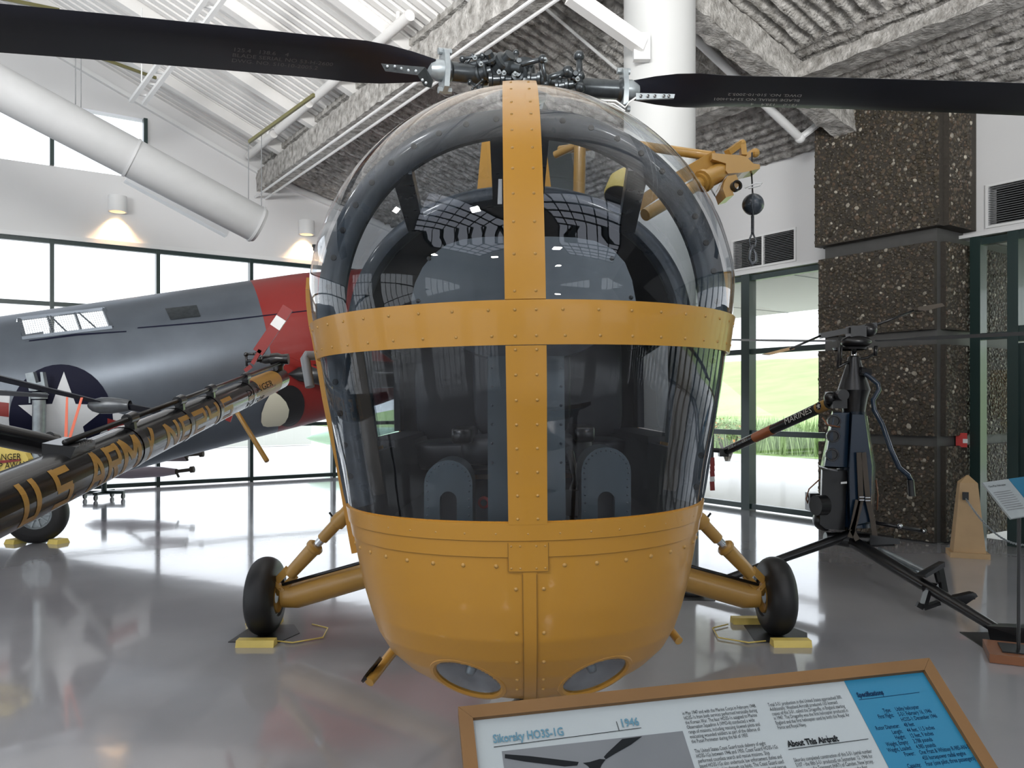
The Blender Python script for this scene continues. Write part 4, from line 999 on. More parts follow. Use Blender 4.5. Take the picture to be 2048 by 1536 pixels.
# right blade
rt2 = P(1268, 181, 5.6); tp2 = P(2500, 190, 5.0)
ob2, sec2, u2 = blade(rt2, tp2, .14, .44, radians(50), radians(5), .05, None, None, flat_at=.16)
cuff(rt2, P(1150, 175, 5.55), ob2, u2, 1)
b = MB(); b.prism([P(1272, 186, 5.5), P(1350, 188, 5.5), P(1348, 196, 5.5), P(1272, 199, 5.5)], (0, .02, 0)); b.build('root_plate', M['steel_lt'], ob2)
b = MB()
for x in (1282, 1296, 1310, 1328, 1338): b.lathe(P(x, 192, 5.49), (0, -1, 0), [(0, .010), (.008, .009), (.01, 0)], 8)
b.build('plate_bolt', M['black'], ob2, kind='stuff')
b = MB(); b.tube([P(1200, 200, 5.5), P(1232, 202, 5.5), P(1250, 215, 5.5), P(1258, 205, 5.5), P(1272, 195, 5.5)], .006, 6); b.tube([P(1200, 205, 5.5), P(1228, 208, 5.5), P(1250, 222, 5.5)], .005, 6); b.build('wire', M['white'], ob2)
rt3 = HUB + Vector((.10, .55, .02)); ob3, s3, u3 = blade(rt3, rt3 + Vector((.6, 5.0, -.05)), .14, .44, 0, 0, .05, None, None); cuff(rt3, HUB + Vector((0, .1, 0)), ob3, u3, 1)
# stencilled lettering under the blades
def on_blade(sec, f, cfrac):
    p, ax, nn, c = sec(f); q = p + ax * cfrac * c; lo = -1 if nn.z > 0 else 1
    return q + nn * lo * .016
mt = MB()
def blade_text(mb, sec, L_, lines, f0, dirn, size, c_start, c_step, sx=1.0, flip=None):
    for i, s in enumerate(lines):
        vs, fs = text_geo(s, size, sx); out = []
        for x, y in vs:
            p, ax, nn, c = sec(f0 + dirn * x / L_); cf = c_start + c_step * i
            q = p + ax * (cf * c - y); out.append(q + nn * (-1 if nn.z > 0 else 1) * .028)
        mb.add(out, fs)
M['stencil'] = M['txtd']
b = MB(); blade_text(b, sec, (tp - rt).length, ['125.4   138.6    4', 'BLADE SERIAL NO 53-H-2600', 'DWG. NO. S10-10-2005.2'], .30, -1, .056, -.06, .125, .85); b.build('stencil_lettering', M['txtd'], ob, fix=False, kind='stuff')
b = MB(); blade_text(b, sec2, (tp2 - rt2).length, ['125.0    138.4    4', 'BLADE SERIAL NO 53-M-H001', 'DWG. NO. S10-10-2005.2'], .295, -1, .052, -.24, .16, .85, flip=-1); b.build('stencil_lettering', M['txt'], ob2, fix=False, kind='stuff')

# chocks and mats
for (lb, px, s) in (('left', 535, -1), ('right', 1555, 1)):
    c = Vector((-1.775 if s < 0 else 1.895, 5.8, 0))
    lbl = 'thin black mat edged with yellow cord under the %s' % ('helicopter wheel nearest the striped tail boom' if s < 0 else 'helicopter wheel nearest the pebble pillar')
    b = MB(); b.prism([c + Vector(v) for v in ((-.20, -.20, 0), (.16, -.20, 0), (.24, .02, 0), (.14, .24, 0), (-.16, .22, 0))], (0, 0, .006)); o = b.build('floor_mat', M['rubber']); tag(o, lbl, 'mat')
    for k, dy in enumerate((-.27, .30)):
        q = 'yellow wooden chock in front of the ' if k == 0 else 'yellow wooden chock behind the '
        ch = thing('wheel_chock', q + ('helicopter wheel near the tail boom' if s < 0 else 'helicopter wheel near the pebble pillar'), 'chock', c + Vector((0, dy, 0)))
        m_ = MB(); cc_ = c + Vector((.02 if k == 0 else -.1, dy, 0)); m_.hexa([cc_ + Vector(v) for v in ((-.13, -.05, 0), (.13, -.05, 0), (.13, .05, 0), (-.13, .05, 0), (-.13, -.035, .045), (.13, -.035, .045), (.13, .035, .045), (-.13, .035, .045))]); m_.build('block', M['yellow_lt'], ch)
    g_ = 1 if s > 0 else -1
    pts = [c + Vector((-g_ * .13, -.20, .012)), c + Vector((-g_ * .26, -.24, .012)), c + Vector((-g_ * .44, -.12, .012)), c + Vector((-g_ * .42, .12, .012)), c + Vector((-g_ * .28, .22, .012))]
    b = MB(); b.tube(pts, .005, 6); o = b.build('cord', M['yellow_lt'], smooth=True); tag(o, 'thin looped cord beside the chocks of the helicopter wheel near the ' + ('pebble pillar' if s > 0 else 'tail boom'), 'cord')

# ------------------------------------------------------------------ large silver aircraft with a red tail on the left
ax0 = Vector((-6.87, 10.8, 1.56)); ax1 = Vector((-3.27, 12.4, 2.48)); axd = Vector((ax1.x - ax0.x, ax1.y - ax0.y, 0)); AL = axd.length; axu = axd / AL; axn = Vector((axu.y, -axu.x, 0))
US = [-6, -3.5, -1.5, 0, AL, AL + 1.2, AL + 2.6, AL + 4.0]; ZC = [1.40, 1.42, 1.50, 1.56, 2.48, 2.72, 2.98, 3.2]; RZ = [1.28, 1.27, 1.27, 1.26, 1.175, 1.10, .85, .35]; RY = [1.2, 1.2, 1.18, 1.15, .95, .80, .5, .1]
def fus(u, a, off=0):
    zc = float(np.interp(u, US, ZC)); rz_ = float(np.interp(u, US, RZ)) + off; ry = float(np.interp(u, US, RY)) + off
    p = Vector((ax0.x, ax0.y, 0)) + axu * u
    return Vector((p.x + axn.x * ry * cos(a), p.y + axn.y * ry * cos(a), zc + rz_ * sin(a)))
def fus_uz(u, z, off=0, far=False):
    zc = float(np.interp(u, US, ZC)); rz_ = float(np.interp(u, US, RZ)); a = math.asin(max(-1, min(1, (z - zc) / rz_)))
    return fus(u, a if not far else pi - a, off)
def px_u(px, z=2.0, py=None):
    """station and height on the near side of the fuselage seen at a pixel"""
    best = None; u, z = 0, 2.0
    for _ in range(40):
        p = fus_uz(u, z); ex = (px - 1024) / F * p.y - p.x; u += ex * .9
        p = fus_uz(u, z)
        if py is not None: z += (EYE + (HOR - py) / F * p.y - p.z) * .6
    return u, z
air = thing('silver_aircraft', 'big silver aircraft fuselage with red tail and star roundel behind the striped boom', 'aircraft', (ax0.x, ax0.y, 0))
ub = px_u(501, py=562)[0], px_u(562, py=865)[0]
def ured(z):   # slanted edge of the red paint
    z0 = px_u(501, py=562); z1 = px_u(562, py=865); k = (z - z1[1]) / (z0[1] - z1[1]); return z1[0] + (z0[0] - z1[0]) * k
Z0r, Z1r = px_u(501, py=562), px_u(562, py=865)
def umid(z): return Z1r[0] + (Z0r[0] - Z1r[0]) * (z - Z1r[1]) / (Z0r[1] - Z1r[1])
NA = 72
angs = [-pi / 2 + 2 * pi * i / NA for i in range(NA + 1)]
wq = [px_u(38, py=638), px_u(205, py=618), px_u(222, py=655), px_u(55, py=676)]
wu0, wu1 = wq[0][0], wq[1][0]; 
def slit(c, w0, w1, u, z): return False
def in_window(p, far):
    # quadrilateral opening in pixel-free body coordinates (station u, height z)
    u = (Vector((p.x, p.y, 0)) - Vector((ax0.x, ax0.y, 0))).dot(axu); z = p.z
    k = (u - wq[0][0]) / (wq[1][0] - wq[0][0]); zt = wq[0][1] + (wq[1][1] - wq[0][1]) * k; zb = wq[3][1] + (wq[2][1] - wq[3][1]) * k
    if far: return -.25 < k < 1.35 and zb - .05 < z < zt + .75
    sh = (zt - z) * .25; return 0 < k - sh / (wq[1][0] - wq[0][0]) < 1.02 and zb < z < zt
N1 = 150; vs = []; fs = []
for i in range(N1 + 1):
    for a in angs:
        zc_ = 2.3; u0 = -6.0
        z_est = 2.4 + 1.2 * sin(a); ue = umid(z_est); u = u0 + (ue - u0) * i / N1
        for _ in range(2):
            z_est = fus(ue, a).z; ue = umid(z_est); u = u0 + (ue - u0) * i / N1
        vs.append(fus(u, a))
nA = NA + 1
for i in range(N1):
    for j in range(NA):
        q = (i * nA + j, (i + 1) * nA + j, (i + 1) * nA + j + 1, i * nA + j + 1); c = (vs[q[0]] + vs[q[1]] + vs[q[2]] + vs[q[3]]) / 4
        ca = (angs[j] + angs[j + 1]) / 2; far = cos(ca) < 0
        if in_window(c, far): continue
        fs.append(q)
b = MB(); b.add(vs, fs); b.build('fuselage', M['silver'], air, smooth=True, fix=False)
b = MB()
def rfn(k, a):
    ue = 5
    for _ in range(3): ue = umid(fus(ue, a).z)
    return fus(ue + (US[-1] - ue) * k, a)
b.grid(rfn, lin(0, 1, 24), angs); b.build('red_tail', M['red'], air, smooth=True, fix=False, label='red painted tail section')
def decal(poly, mt, name, off, sub=3, parent=air, **kw):
    """flat paint shape given as pixels outline triangles, laid on the near side of the hull"""
    uv = [px_u(x, py=y) for x, y in poly]; cx = sum(p[0] for p in uv) / len(uv); cz = sum(p[1] for p in uv) / len(uv)
    tris = [((cx, cz), uv[i], uv[(i + 1) % len(uv)]) for i in range(len(uv))]
    for _ in range(sub):
        nt = []
        for a, b_, c in tris:
            ab = ((a[0] + b_[0]) / 2, (a[1] + b_[1]) / 2); bc = ((b_[0] + c[0]) / 2, (b_[1] + c[1]) / 2); ca = ((a[0] + c[0]) / 2, (a[1] + c[1]) / 2)
            nt += [(a, ab, ca), (ab, b_, bc), (ca, bc, c), (ab, bc, ca)]
        tris = nt
    m_ = MB()
    for t in tris: m_.add([fus_uz(p[0], p[1], off) for p in t], [(0, 1, 2)])
    return m_.build(name, mt, parent, **kw)
cx_, cy_, R_ = 122, 838, 104
disc = [(cx_ + R_ * cos(2 * pi * i / 40), cy_ - (R_ + 5) * sin(2 * pi * i / 40)) for i in range(40)]
bar = lambda x0, y0, x1, y1, x2, y2, x3, y3: [(x0, y0), (x1, y1), (x2, y2), (x3, y3)]
decal(bar(-60, 772, 20, 782, 20, 865, -60, 850), M['insw'], 'insignia_bar', .006); decal(bar(225, 822, 300, 845, 300, 900, 225, 890), M['insw'], 'insignia_bar', .006)
decal(bar(-60, 798, 18, 806, 18, 834, -60, 824), M['red'], 'insignia_stripe', .012); decal(bar(215, 836, 275, 852, 275, 872, 215, 860), M['red'], 'insignia_stripe', .012)
decal(disc, M['navy'], 'insignia_disc', .009, fix=False)
star = []
for i in range(10):
    a = pi / 2 + i * pi / 5 + .0; r = 96 if i % 2 == 0 else 40
    star.append((cx_ + 6 + r * cos(a), cy_ + 2 - r * sin(a)))
decal(star, M['insw'], 'insignia_star', .014, fix=False)
decal([(330, 618), (393, 611), (401, 633), (341, 640)], M['steel'], 'access_panel', .010)
# panel joints
for poly in ([(58, 681), (150, 668), (253, 662), (253, 664), (150, 670), (58, 683)], [(275, 655), (400, 645), (476, 637), (540, 629), (540, 631), (476, 639), (400, 647), (275, 657)], [(540, 629), (620, 620), (640, 618), (640, 620), (620, 622), (540, 631)]):
    decal(poly, M['navy'], 'panel_joint', .004, sub=2)
# oval opening painted on the tail, black for its dark inside
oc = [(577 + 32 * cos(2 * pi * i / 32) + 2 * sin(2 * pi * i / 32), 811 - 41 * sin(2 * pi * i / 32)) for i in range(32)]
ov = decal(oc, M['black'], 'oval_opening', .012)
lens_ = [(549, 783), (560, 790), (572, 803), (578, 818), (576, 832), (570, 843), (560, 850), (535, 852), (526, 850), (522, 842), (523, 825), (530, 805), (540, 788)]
decal(lens_, M['cream'], 'painted_window_light', .018, parent=air)  # cream patch imitates the bright window seen through the opening
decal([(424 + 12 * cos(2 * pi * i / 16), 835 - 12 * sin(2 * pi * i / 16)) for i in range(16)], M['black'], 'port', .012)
# gun blister frames in the waist opening
b = MB()
def wpt(k, m): 
    u = wq[0][0] + (wq[1][0] - wq[0][0]) * k + .1 * m; zt = wq[0][1] + (wq[1][1] - wq[0][1]) * k; zb = wq[3][1] + (wq[2][1] - wq[3][1]) * k
    return fus_uz(u, zt + (zb - zt) * m, .0)
for k in (.33, .66): b.bar(wpt(k, -.05), wpt(k, 1.05), .025, .03)
b.bar(wpt(.36, 0), wpt(.50, 1), .015, .015); b.bar(wpt(.70, 0), wpt(.85, 1), .015, .015)
for k0, k1 in ((-.02, 1.03),):
    b.bar(wpt(k0, 0), wpt(k1, 0), .04, .04); b.bar(wpt(k0, 1), wpt(k1, 1), .04, .04)
b.bar(wpt(0, 0), wpt(.0, 1), .04, .04); b.bar(wpt(1.02, 0), wpt(1.02, 1), .05, .04)
b.build('window_frame', M['silver'], air)
b = MB()
for i in range(36): b.bar(wpt(i / 36, 0), wpt(i / 36, 1), .004, .004)
for j in range(9): b.bar(wpt(0, j / 9), wpt(1, j / 9), .004, .004)
b.build('wire_mesh', M['grey'], air, kind='stuff')
# dark tail surface just left of the yellow nose
b = MB(); b.lathe(P(575, 748, 11.4), (1, .2, 0), [(0, 0), (.15, .10), (.5, .17), (1.2, .2), (2.5, .15)], 20); b.build('tail_gun_fairing', M['black'], air, smooth=True)
b = MB(); b.tube([P(565, 708, 11.0), P(640, 738, 11.2)], .014, 6); b.build('control_rod', M['red'], air)
# main wheel on the floor
wc = G(74, 1086); wr_ = .345
wheel_geo(wc + Vector((0, 0, wr_)), wr_, .24, air, ax=(.35, -.93, 0), spokes=10, side=1)
b = MB(); b.tube([wc + Vector((.08, .08, wr_)), wc + Vector((.45, .75, 1.3))], .05, 12); b.build('gear_leg', M['grey'], air)
for k, (x, y, lb) in enumerate(((31, 1086, 'small yellow wooden chock at the left side of the wheel under the striped boom'), (117, 1086, 'small yellow wooden chock at the right side of the wheel under the striped boom'))):
    c = G(x, y); ch = thing('wheel_chock', lb, 'chock', c)
    m_ = MB(); R3 = Matrix.Rotation(radians(-20), 3, 'Z'); m_.hexa([c + R3 @ Vector(v) for v in ((-.08, -.09, 0), (.08, -.09, 0), (.08, .09, 0), (-.08, .09, 0), (-.07, -.07, .05), (.07, -.07, .05), (.07, .07, .05), (-.07, .07, .05))]); m_.build('block', M['yellow_lt'], ch)

# dolly with two gun pods
dg = G(208, 998); dl = thing('gun_pod_dolly', 'small wheeled dolly carrying two slim pods with brown gun muzzles', 'dolly', dg)
b = MB(); b.tube([dg + Vector((0, 0, .12)), dg + Vector((0, 0, .72))], .045, 10); b.build('post', M['mullion'], dl)
b = MB(); b.bar(dg + Vector((-.35, 0, .12)), dg + Vector((.35, 0, .12)), .08, .05); b.bar(dg + Vector((0, -.3, .12)), dg + Vector((0, .3, .12)), .08, .05); b.build('base', M['mullion'], dl)
for q in ((-.33, 0), (.33, 0), (0, -.28), (0, .28)):
    b = MB(); b.lathe(dg + Vector((q[0] - .015, q[1], .05)), (1, 0, 0), [(0, 0), (0, .05), (.03, .05), (.03, 0)], 14); b.bar(dg + Vector((q[0], q[1], .05)), dg + Vector((q[0], q[1], .12)), .02, .03); b.build('caster', M['black'], dl)
for (x0, x1, x2, y, yt) in ((170, 352, 392, 946, 938), (280, 370, 411, 913, 907)):
    D = dg.y; p = P(x0, y, D); q = P(x1, y - 3, D); r_ = P(x2, yt, D)
    b = MB(); b.lathe(p, q - p, [(0, .02), (.2, .09), (.8, .11), ((q - p).length * .85, .085), ((q - p).length, .05)], 16); o = b.build('pod', mat('pod_pink_grey', (.50, .42, .46), .4), dl, smooth=True)
    b = MB(); b.lathe(q - (r_ - q) * .1, r_ - q, [(0, .05), (.06, .045), (.07, .03), ((r_ - q).length * .8, .03), ((r_ - q).length * .82, .055), ((r_ - q).length, .055), ((r_ - q).length, .0)], 12); b.bar(q, q + Vector((.05, 0, -.10)), .03, .03); b.build('muzzle', M['strap'], o)
b = MB(); b.bar(P(225, 950, dg.y), P(285, 915, dg.y), .04, .04); b.build('pod_brace', M['mullion'], dl)

# ------------------------------------------------------------------ black tail boom of the army helicopter
A_, B_ = P(0, 1008, 3.1), P(558, 757, 7.5)
bu = (B_ - A_).normalized(); Astart = A_ - bu * .75; 
tb = thing('army_tail_boom', 'black helicopter tail boom lettered in ochre with a red and white tail rotor', 'helicopter', (A_.x, A_.y, 0))
bside = bu.cross(Vector((0, 0, 1))).normalized(); bup = bside.cross(bu)      # side, up
Ltot = (B_ - Astart).length
def brad(f): return .120 - .022 * f
def bpt(f, ang, off=0):
    """f 0..1 along the boom, ang from the viewer-facing side upwards"""
    c = Astart.lerp(B_, f); n = bside * cos(ang) + bup * sin(ang)
    return c + n * (brad(f) + off)
if bside.x < 0: pass
fcut = .80; fcut2 = .945
for name, f0, f1, mt in (('boom', 0, fcut, M['boom']), ('boom_band', fcut, fcut2, M['boomy']), ('boom_end', fcut2, 1.0, M['boom'])):
    b = MB(); b.grid(lambda f, a: bpt(f, a), lin(f0, f1, 30), lin(0, 2 * pi, 40))
    if name == 'boom_end': b.add([bpt(1, a) for a in lin(0, 2 * pi, 40)[:-1]], [tuple(range(40))])
    if name == 'boom': b.add([bpt(0, a) for a in lin(0, 2 * pi, 40)[:-1]], [tuple(range(40))])
    b.build(name, mt, tb, smooth=50, fix=True, label='ochre boom section' if name == 'boom_band' else None)
def ring_text(mb, s, size, f_start, ang0, off, sx, bold=0):
    vs, fs = text_geo(s, size, sx, bold=bold); out = []
    for x, y in vs:
        f = f_start + x / Ltot; out.append(bpt(f, ang0 + (y - size * .35) / brad(f), off))
    mb.add(out, fs)
def subdiv(vs, fs, n=1):
    return vs, fs
# lettering built from stencil strokes so that it wraps round the tube
GL = {'U': ['l', 'r', 'b'], 'S': ['t', 'm', 'b', 'ul', 'lr'], 'A': ['a1', 'a2', 'am'], 'R': ['l', 't', 'ur', 'm', 'diag'], 'M': ['l', 'r', 'v1', 'v2'], 'Y': ['y1', 'y2', 'yl'], 'N': ['l', 'r', 'nd'], '6': ['t', 'm', 'b', 'l', 'lr'], '2': ['t', 'm', 'b', 'ur', 'll'], '4': ['ul', 'm', 'r'], '5': ['t', 'm', 'b', 'ul', 'lr'], '.': ['dot']}
ST = {'a1': ((.08, 0), (.5, 1)), 'a2': ((.92, 0), (.5, 1)), 'am': ((.25, .32), (.75, .32)), 'l': ((.12, 0), (.12, 1)), 'r': ((.88, 0), (.88, 1)), 'b': ((.0, .1), (1, .1)), 't': ((0, .9), (1, .9)), 'm': ((.05, .5), (.95, .5)), 'ul': ((.12, .5), (.12, 1)), 'lr': ((.88, 0), (.88, .5)), 'ur': ((.88, .5), (.88, 1)), 'll': ((.12, 0), (.12, .5)), 'diag': ((.4, .5), (.9, 0)), 'v1': ((.12, 1), (.5, .4)), 'v2': ((.5, .4), (.88, 1)), 'y1': ((.08, 1), (.5, .48)), 'y2': ((.92, 1), (.5, .48)), 'yl': ((.5, 0), (.5, .55)), 'nd': ((.12, .95), (.88, .05)), 'dot': ((.1, .08), (.6, .08))}
def stroke_text(mb, s, f_start, lw, lh, gap, ang0, off, wt, sw=None):
    x = 0
    for ch in s:
        if ch == ' ': x += lw * .55; continue
        w_ = lw if ch != '.' else lw * .35
        for st in GL[ch]:
            (x0, y0), (x1, y1) = ST[st]; p0 = (x + x0 * w_, (y0 - .5) * lh); p1 = (x + x1 * w_, (y1 - .5) * lh); dx_, dy_ = p1[0] - p0[0], p1[1] - p0[1]; l_ = sqrt(dx_ * dx_ + dy_ * dy_); nx, ny = -dy_ / l_ * (sw or wt) / 2, dx_ / l_ * .030 / 2
            n = 8; V = []
            for i in range(n + 1):
                k = i / n; cx, cy2 = p0[0] + dx_ * k, p0[1] + dy_ * k
                for q in (-1, 1):
                    f = f_start + (cx + nx * q) / Ltot; V.append(bpt(f, ang0 + (cy2 + ny * q) / brad(f), off))
            mb.add(V, [(2 * i, 2 * i + 1, 2 * i + 3, 2 * i + 2) for i in range(n)])
        x += w_ + gap
    return x
def f_of(px):
    lo, hi = 0, 1
    for _ in range(40):
        m = (lo + hi) / 2; p = Astart.lerp(B_, m)
        if (p.x / p.y * F + 1024) < px: lo = m
        else: hi = m
    return lo
for ch_, pa, pb in (('U', -14, 22), ('S', 56, 92), ('.', 99, 108), ('A', 130, 163), ('R', 168, 196), ('M', 201, 240), ('Y', 245, 274), ('N', 294, 322), ('6', 327, 350), ('2', 355, 380), ('4', 384, 408), ('5', 413, 437)):
    fa_, fb_ = f_of(pa), f_of(pb); w_ = (fb_ - fa_) * Ltot
    b = MB(); stroke_text(b, ch_, fa_, w_ * (1 if ch_ != '.' else 2.8), .185 if pa < 280 else .155, 0, .0, .0015, .036 if ch_ in 'US.' else .042 + .02 * (pa / 400), sw=max(.036, w_ * .21)); b.build('letter', M['boomy'], tb, fix=False)
b = MB(); 
for (f0, f1) in ((f_of(470), f_of(528)),):
    b.grid(lambda f, a: bpt(f, a, .002), lin(f0, f1, 6), [-.22, -.05, .1]); b.build('red_arrow', M['red'], tb, fix=False)
b = MB(); ring_text(b, 'DANGER', .075, f_of(468), .35, .002, 2.6); ring_text(b, 'ROTOR', .06, f_of(468), -.55, .002, 2.6); b.build('warning_lettering', M['ink'], tb, fix=False)
# drive shaft with bearings along the top
s0, s1 = f_of(118), f_of(556)
b = MB(); b.tube([bpt(s0, 1.35, .045), bpt(s1, 1.35, .055)], .013, 10); b.build('drive_shaft', M['black'], tb, smooth=True)
for px in (250, 413, 484, 350):
    f = f_of(px); b = MB(); c = bpt(f, 1.35, .046); b.lathe(c - bu * .04, bu, [(0, 0), (0, .03), (.08, .034), (.08, 0)], 14); b.bar(bpt(f, 1.2, -.01), c, .05, .03, up=bu); b.grid(lambda ff, a: bpt(ff, a, .004), [f - .006, f + .006], lin(0, 2 * pi, 30)); b.build('shaft_bearing', M['black'], tb, smooth=40)
b = MB(); b.hexa([bpt(f_of(110), .9, .0), bpt(f_of(162), .9, .0), bpt(f_of(162), 2.0, .0), bpt(f_of(110), 2.0, .0), bpt(f_of(114), 1.0, .05), bpt(f_of(156), 1.0, .045), bpt(f_of(156), 1.9, .045), bpt(f_of(114), 1.9, .05)]); bx_ = b.build('fitting', M['boom'], tb)
vs, fs = text_geo('RANGER', .028, 1.2); q0, q1 = bpt(f_of(116), 1.0, .045), bpt(f_of(150), 1.0, .045); xd = (q1 - q0).normalized(); b = MB(); b.add([q0 + xd * x + bup * y + bside * .012 for x, y in vs], fs); b.build('lettering', M['txtd'], bx_, fix=False)
c = P(0, 865, 3.4); b = MB(); e2 = bpt(f_of(112), 1.5, .02); d2 = (e2 - P(-200, 828, 3.3)); b.tube([P(-200, 828, 3.3), P(108, 893, 3.85)], .052, 20); b.tube([P(92, 889, 3.84), P(106, 893, 3.87)], .064, 20); b.tube([P(100, 890, 3.85), P(124, 905, 3.9)], [.06, .05], 16); b.build('exhaust_pipe', M['boom'], tb, smooth=40)
# end gearbox and tail rotor
gb = P(556, 722, 7.45)
b = MB(); b.lathe(P(520, 719, 7.4), (1, .05, .02), [(0, 0), (0, .03), (.05, .045), (.10, .04), (.10, .055), (.16, .06), (.20, .045), (.26, .05), (.26, 0)], 16); b.ball(gb, .07, 14, 10); b.lathe(gb, (0, 0, 1), [(-.15, .05), (.0, .05)], 12); g_ = b.build('gearbox', M['black'], tb, smooth=35)
hb_ = P(505, 722, 7.35); b = MB(); b.tube([P(492, 708, 7.35), P(494, 735, 7.35)], .012, 8); b.tube([P(492, 708, 7.35), P(512, 708, 7.35)], .012, 8); b.tube([P(494, 722, 7.35), P(525, 720, 7.38)], .016, 8); b.ball(P(492, 709, 7.35), .022); b.ball(P(494, 736, 7.35), .022); b.ball(P(512, 708, 7.35), .02); b.build('pitch_link', M['black'], g_, smooth=True)
def trb(seg, name='tail_rotor_blade'):
    r_ = None
    for (x0, y0, x1, y1, w, mt) in seg:
        m_ = MB(); p, q = P(x0, y0, 7.3), P(x1, y1, 7.3); m_.bar(p, q, w, .02, up=(0, 1, 0)); 
        if r_ is None: r_ = m_.build(name, mt, tb)
        else: m_.build('paint_band', mt, r_)
trb([(505, 728, 521, 700, .035, M['red']), (516, 705, 550, 655, .10, M['red']), (550, 655, 563, 636, .10, M['white']), (563, 636, 576, 615, .10, M['red'])])
trb([(503, 732, 490, 742, .035, M['red']), (467, 812, 458, 843, .05, M['red'])][:1])
b = MB(); b.bar(P(470, 800, 7.2), P(456, 842, 7.25), .05, .012, up=(0, 1, 0)); b.build('tail_fin_tip', M['red'], tb)
b = MB(); b.tube([P(463, 812, 6.8), P(470, 818, 6.8), P(534, 922, 6.5)], .020, 10); b.build('tail_skid', M['yellow_dk'], tb, smooth=True)
b = MB(); b.hexa([P(172, 975, 5.1), P(245, 940, 5.5), P(283, 925, 5.6), P(180, 960, 5.2), P(172, 972, 5.1), P(245, 930, 5.5), P(281, 922, 5.6), P(180, 950, 5.2)]); b.build('stabiliser', M['boom'], tb)
# support stand under the boom (outside the frame to the left)
b = MB(); st = Astart.lerp(B_, .03); b.tube([Vector((st.x, st.y, 0)), Vector((st.x, st.y, st.z - .10))], .03, 10); b.lathe(Vector((st.x, st.y, 0)), (0, 0, 1), [(0, .25), (.02, .25), (.03, .03)], 20); b.build('stand', M['grey'], tb)

# ------------------------------------------------------------------ ram jet helicopter: mast, blades, pod
D = 9.9
rj = thing('ramjet_helicopter', 'small helicopter mast with grey tip jet pod and orange streamers before the star roundel', 'helicopter', (P(78, 900, D).x, D, 0))
b = MB(); base = P(78, 1000, D); b.lathe(Vector((base.x, D, .02)), (0, 0, 1), [(0, .14), (.02, .14), (.03, .075), (P(78, 800, D).z - .02, .074)], 24); b.lathe(P(78, 796, D), (0, 0, 1), [(-.01, .08), (-.01, .095), (.06, .095), (.07, .07)], 24); b.bar(P(60, 792, D), P(60, 806, D), .02, .02); b.build('mast', M['steel_lt'], rj, smooth=40)
b = MB(); b.prism([P(50, 747, D), P(66, 744, D), P(72, 766, D), P(82, 763, D), P(80, 744, D), P(85, 744, D), P(91, 778, D), P(70, 782, D), P(58, 782, D)], (0, .07, 0)); b.build('fork', M['steel_lt'], rj)
D = 8.5
b = MB(); b.hexa([P(-120, 722, D - .1), P(200, 802, D - .1), P(200, 809, D - .05), P(-120, 736, D - .05), P(-120, 720, D + .06), P(200, 800, D + .06), P(200, 806, D + .06), P(-120, 730, D + .06)]); b.build('rotor_blade', M['blade'], rj)
b = MB(); b.hexa([P(-120, 772, D + .3), P(98, 790, D + .3), P(94, 795, D + .3), P(-120, 786, D + .3), P(-120, 770, D + .4), P(98, 788, D + .4), P(94, 793, D + .4), P(-120, 784, D + .4)]); b.build('rotor_blade', M['blade'], rj)
b = MB(); b.hexa([P(255, 808, D - .05), P(322, 820, D - .05), P(318, 830, D - .0), P(258, 820, D), P(255, 806, D + .05), P(322, 818, D + .05), P(318, 828, D + .05), P(258, 818, D + .05)]); b.build('blade_tip', M['blade'], rj)
b = MB(); p = P(174, 811, D); q = P(262, 811, D); b.lathe(p, q - p, [(h_ * 1.06, r_ * 1.06) for h_, r_ in [(0, 0), (.02, .03), (.06, .06), (.14, .083), (.24, .083), (.34, .07), (.42, .058), (.43, .05), (.36, .045)]], 24); b.build('tip_jet', M['pod'], rj, smooth=40)
b = MB(); b.prism([P(132, 794, D - .12), P(136, 794, D - .12), P(135, 880, D - .12), P(128, 880, D - .12)], (0, .004, 0)); b.build('streamer', M['orange'], rj)
b = MB(); b.prism([P(161, 795, D - .12), P(166, 795, D - .12), P(141, 880, D - .12), P(135, 880, D - .12)], (0, .004, 0)); b.build('streamer', M['orange'], rj)
# its body: yellow fin lettered DANGER / KEEP AWAY, skids on the floor
fx = P(0, 915, 7.6)
b = MB(); D2 = 7.6; b.prism([P(-90, 880, D2), P(2, 885, D2), P(20, 884, D2), P(27, 900, D2), P(50, 906, D2), P(57, 918, D2), P(52, 932, D2), P(20, 945, D2), P(-90, 960, D2)], (0, .08, 0)); fn = b.build('tail_fin', M['yellow_lt'], rj)
b = MB(); b.prism([P(-90, 927, D2 - .01), P(0, 921, D2 - .01), P(40, 918, D2 - .01), P(40, 922, D2 - .01), P(0, 927, D2 - .01), P(-90, 935, D2 - .01)], (0, .008, 0)); b.build('stripe', M['red'], fn)
b = MB(); text_on(b, 'DANGER', .085, P(-20, 921, D2 - .012), Vector((1, 0, .03)).normalized(), (0, 0, 1), sx=.85); text_on(b, 'KEEP AWAY', .085, P(-28, 940, D2 - .012), Vector((1, 0, .07)).normalized(), (0, 0, 1), sx=.85); b.build('lettering', M['ink'], fn, fix=False)
b = MB(); b.tube([Vector((base.x, D, .9)), Vector((base.x - .6, 8.6, .04))], .03, 8); b.tube([P(-60, 930, 7.65), Vector((base.x - .6, 8.6, .04))], .03, 8)
b.build('landing_leg', M['steel_lt'], rj, smooth=40)

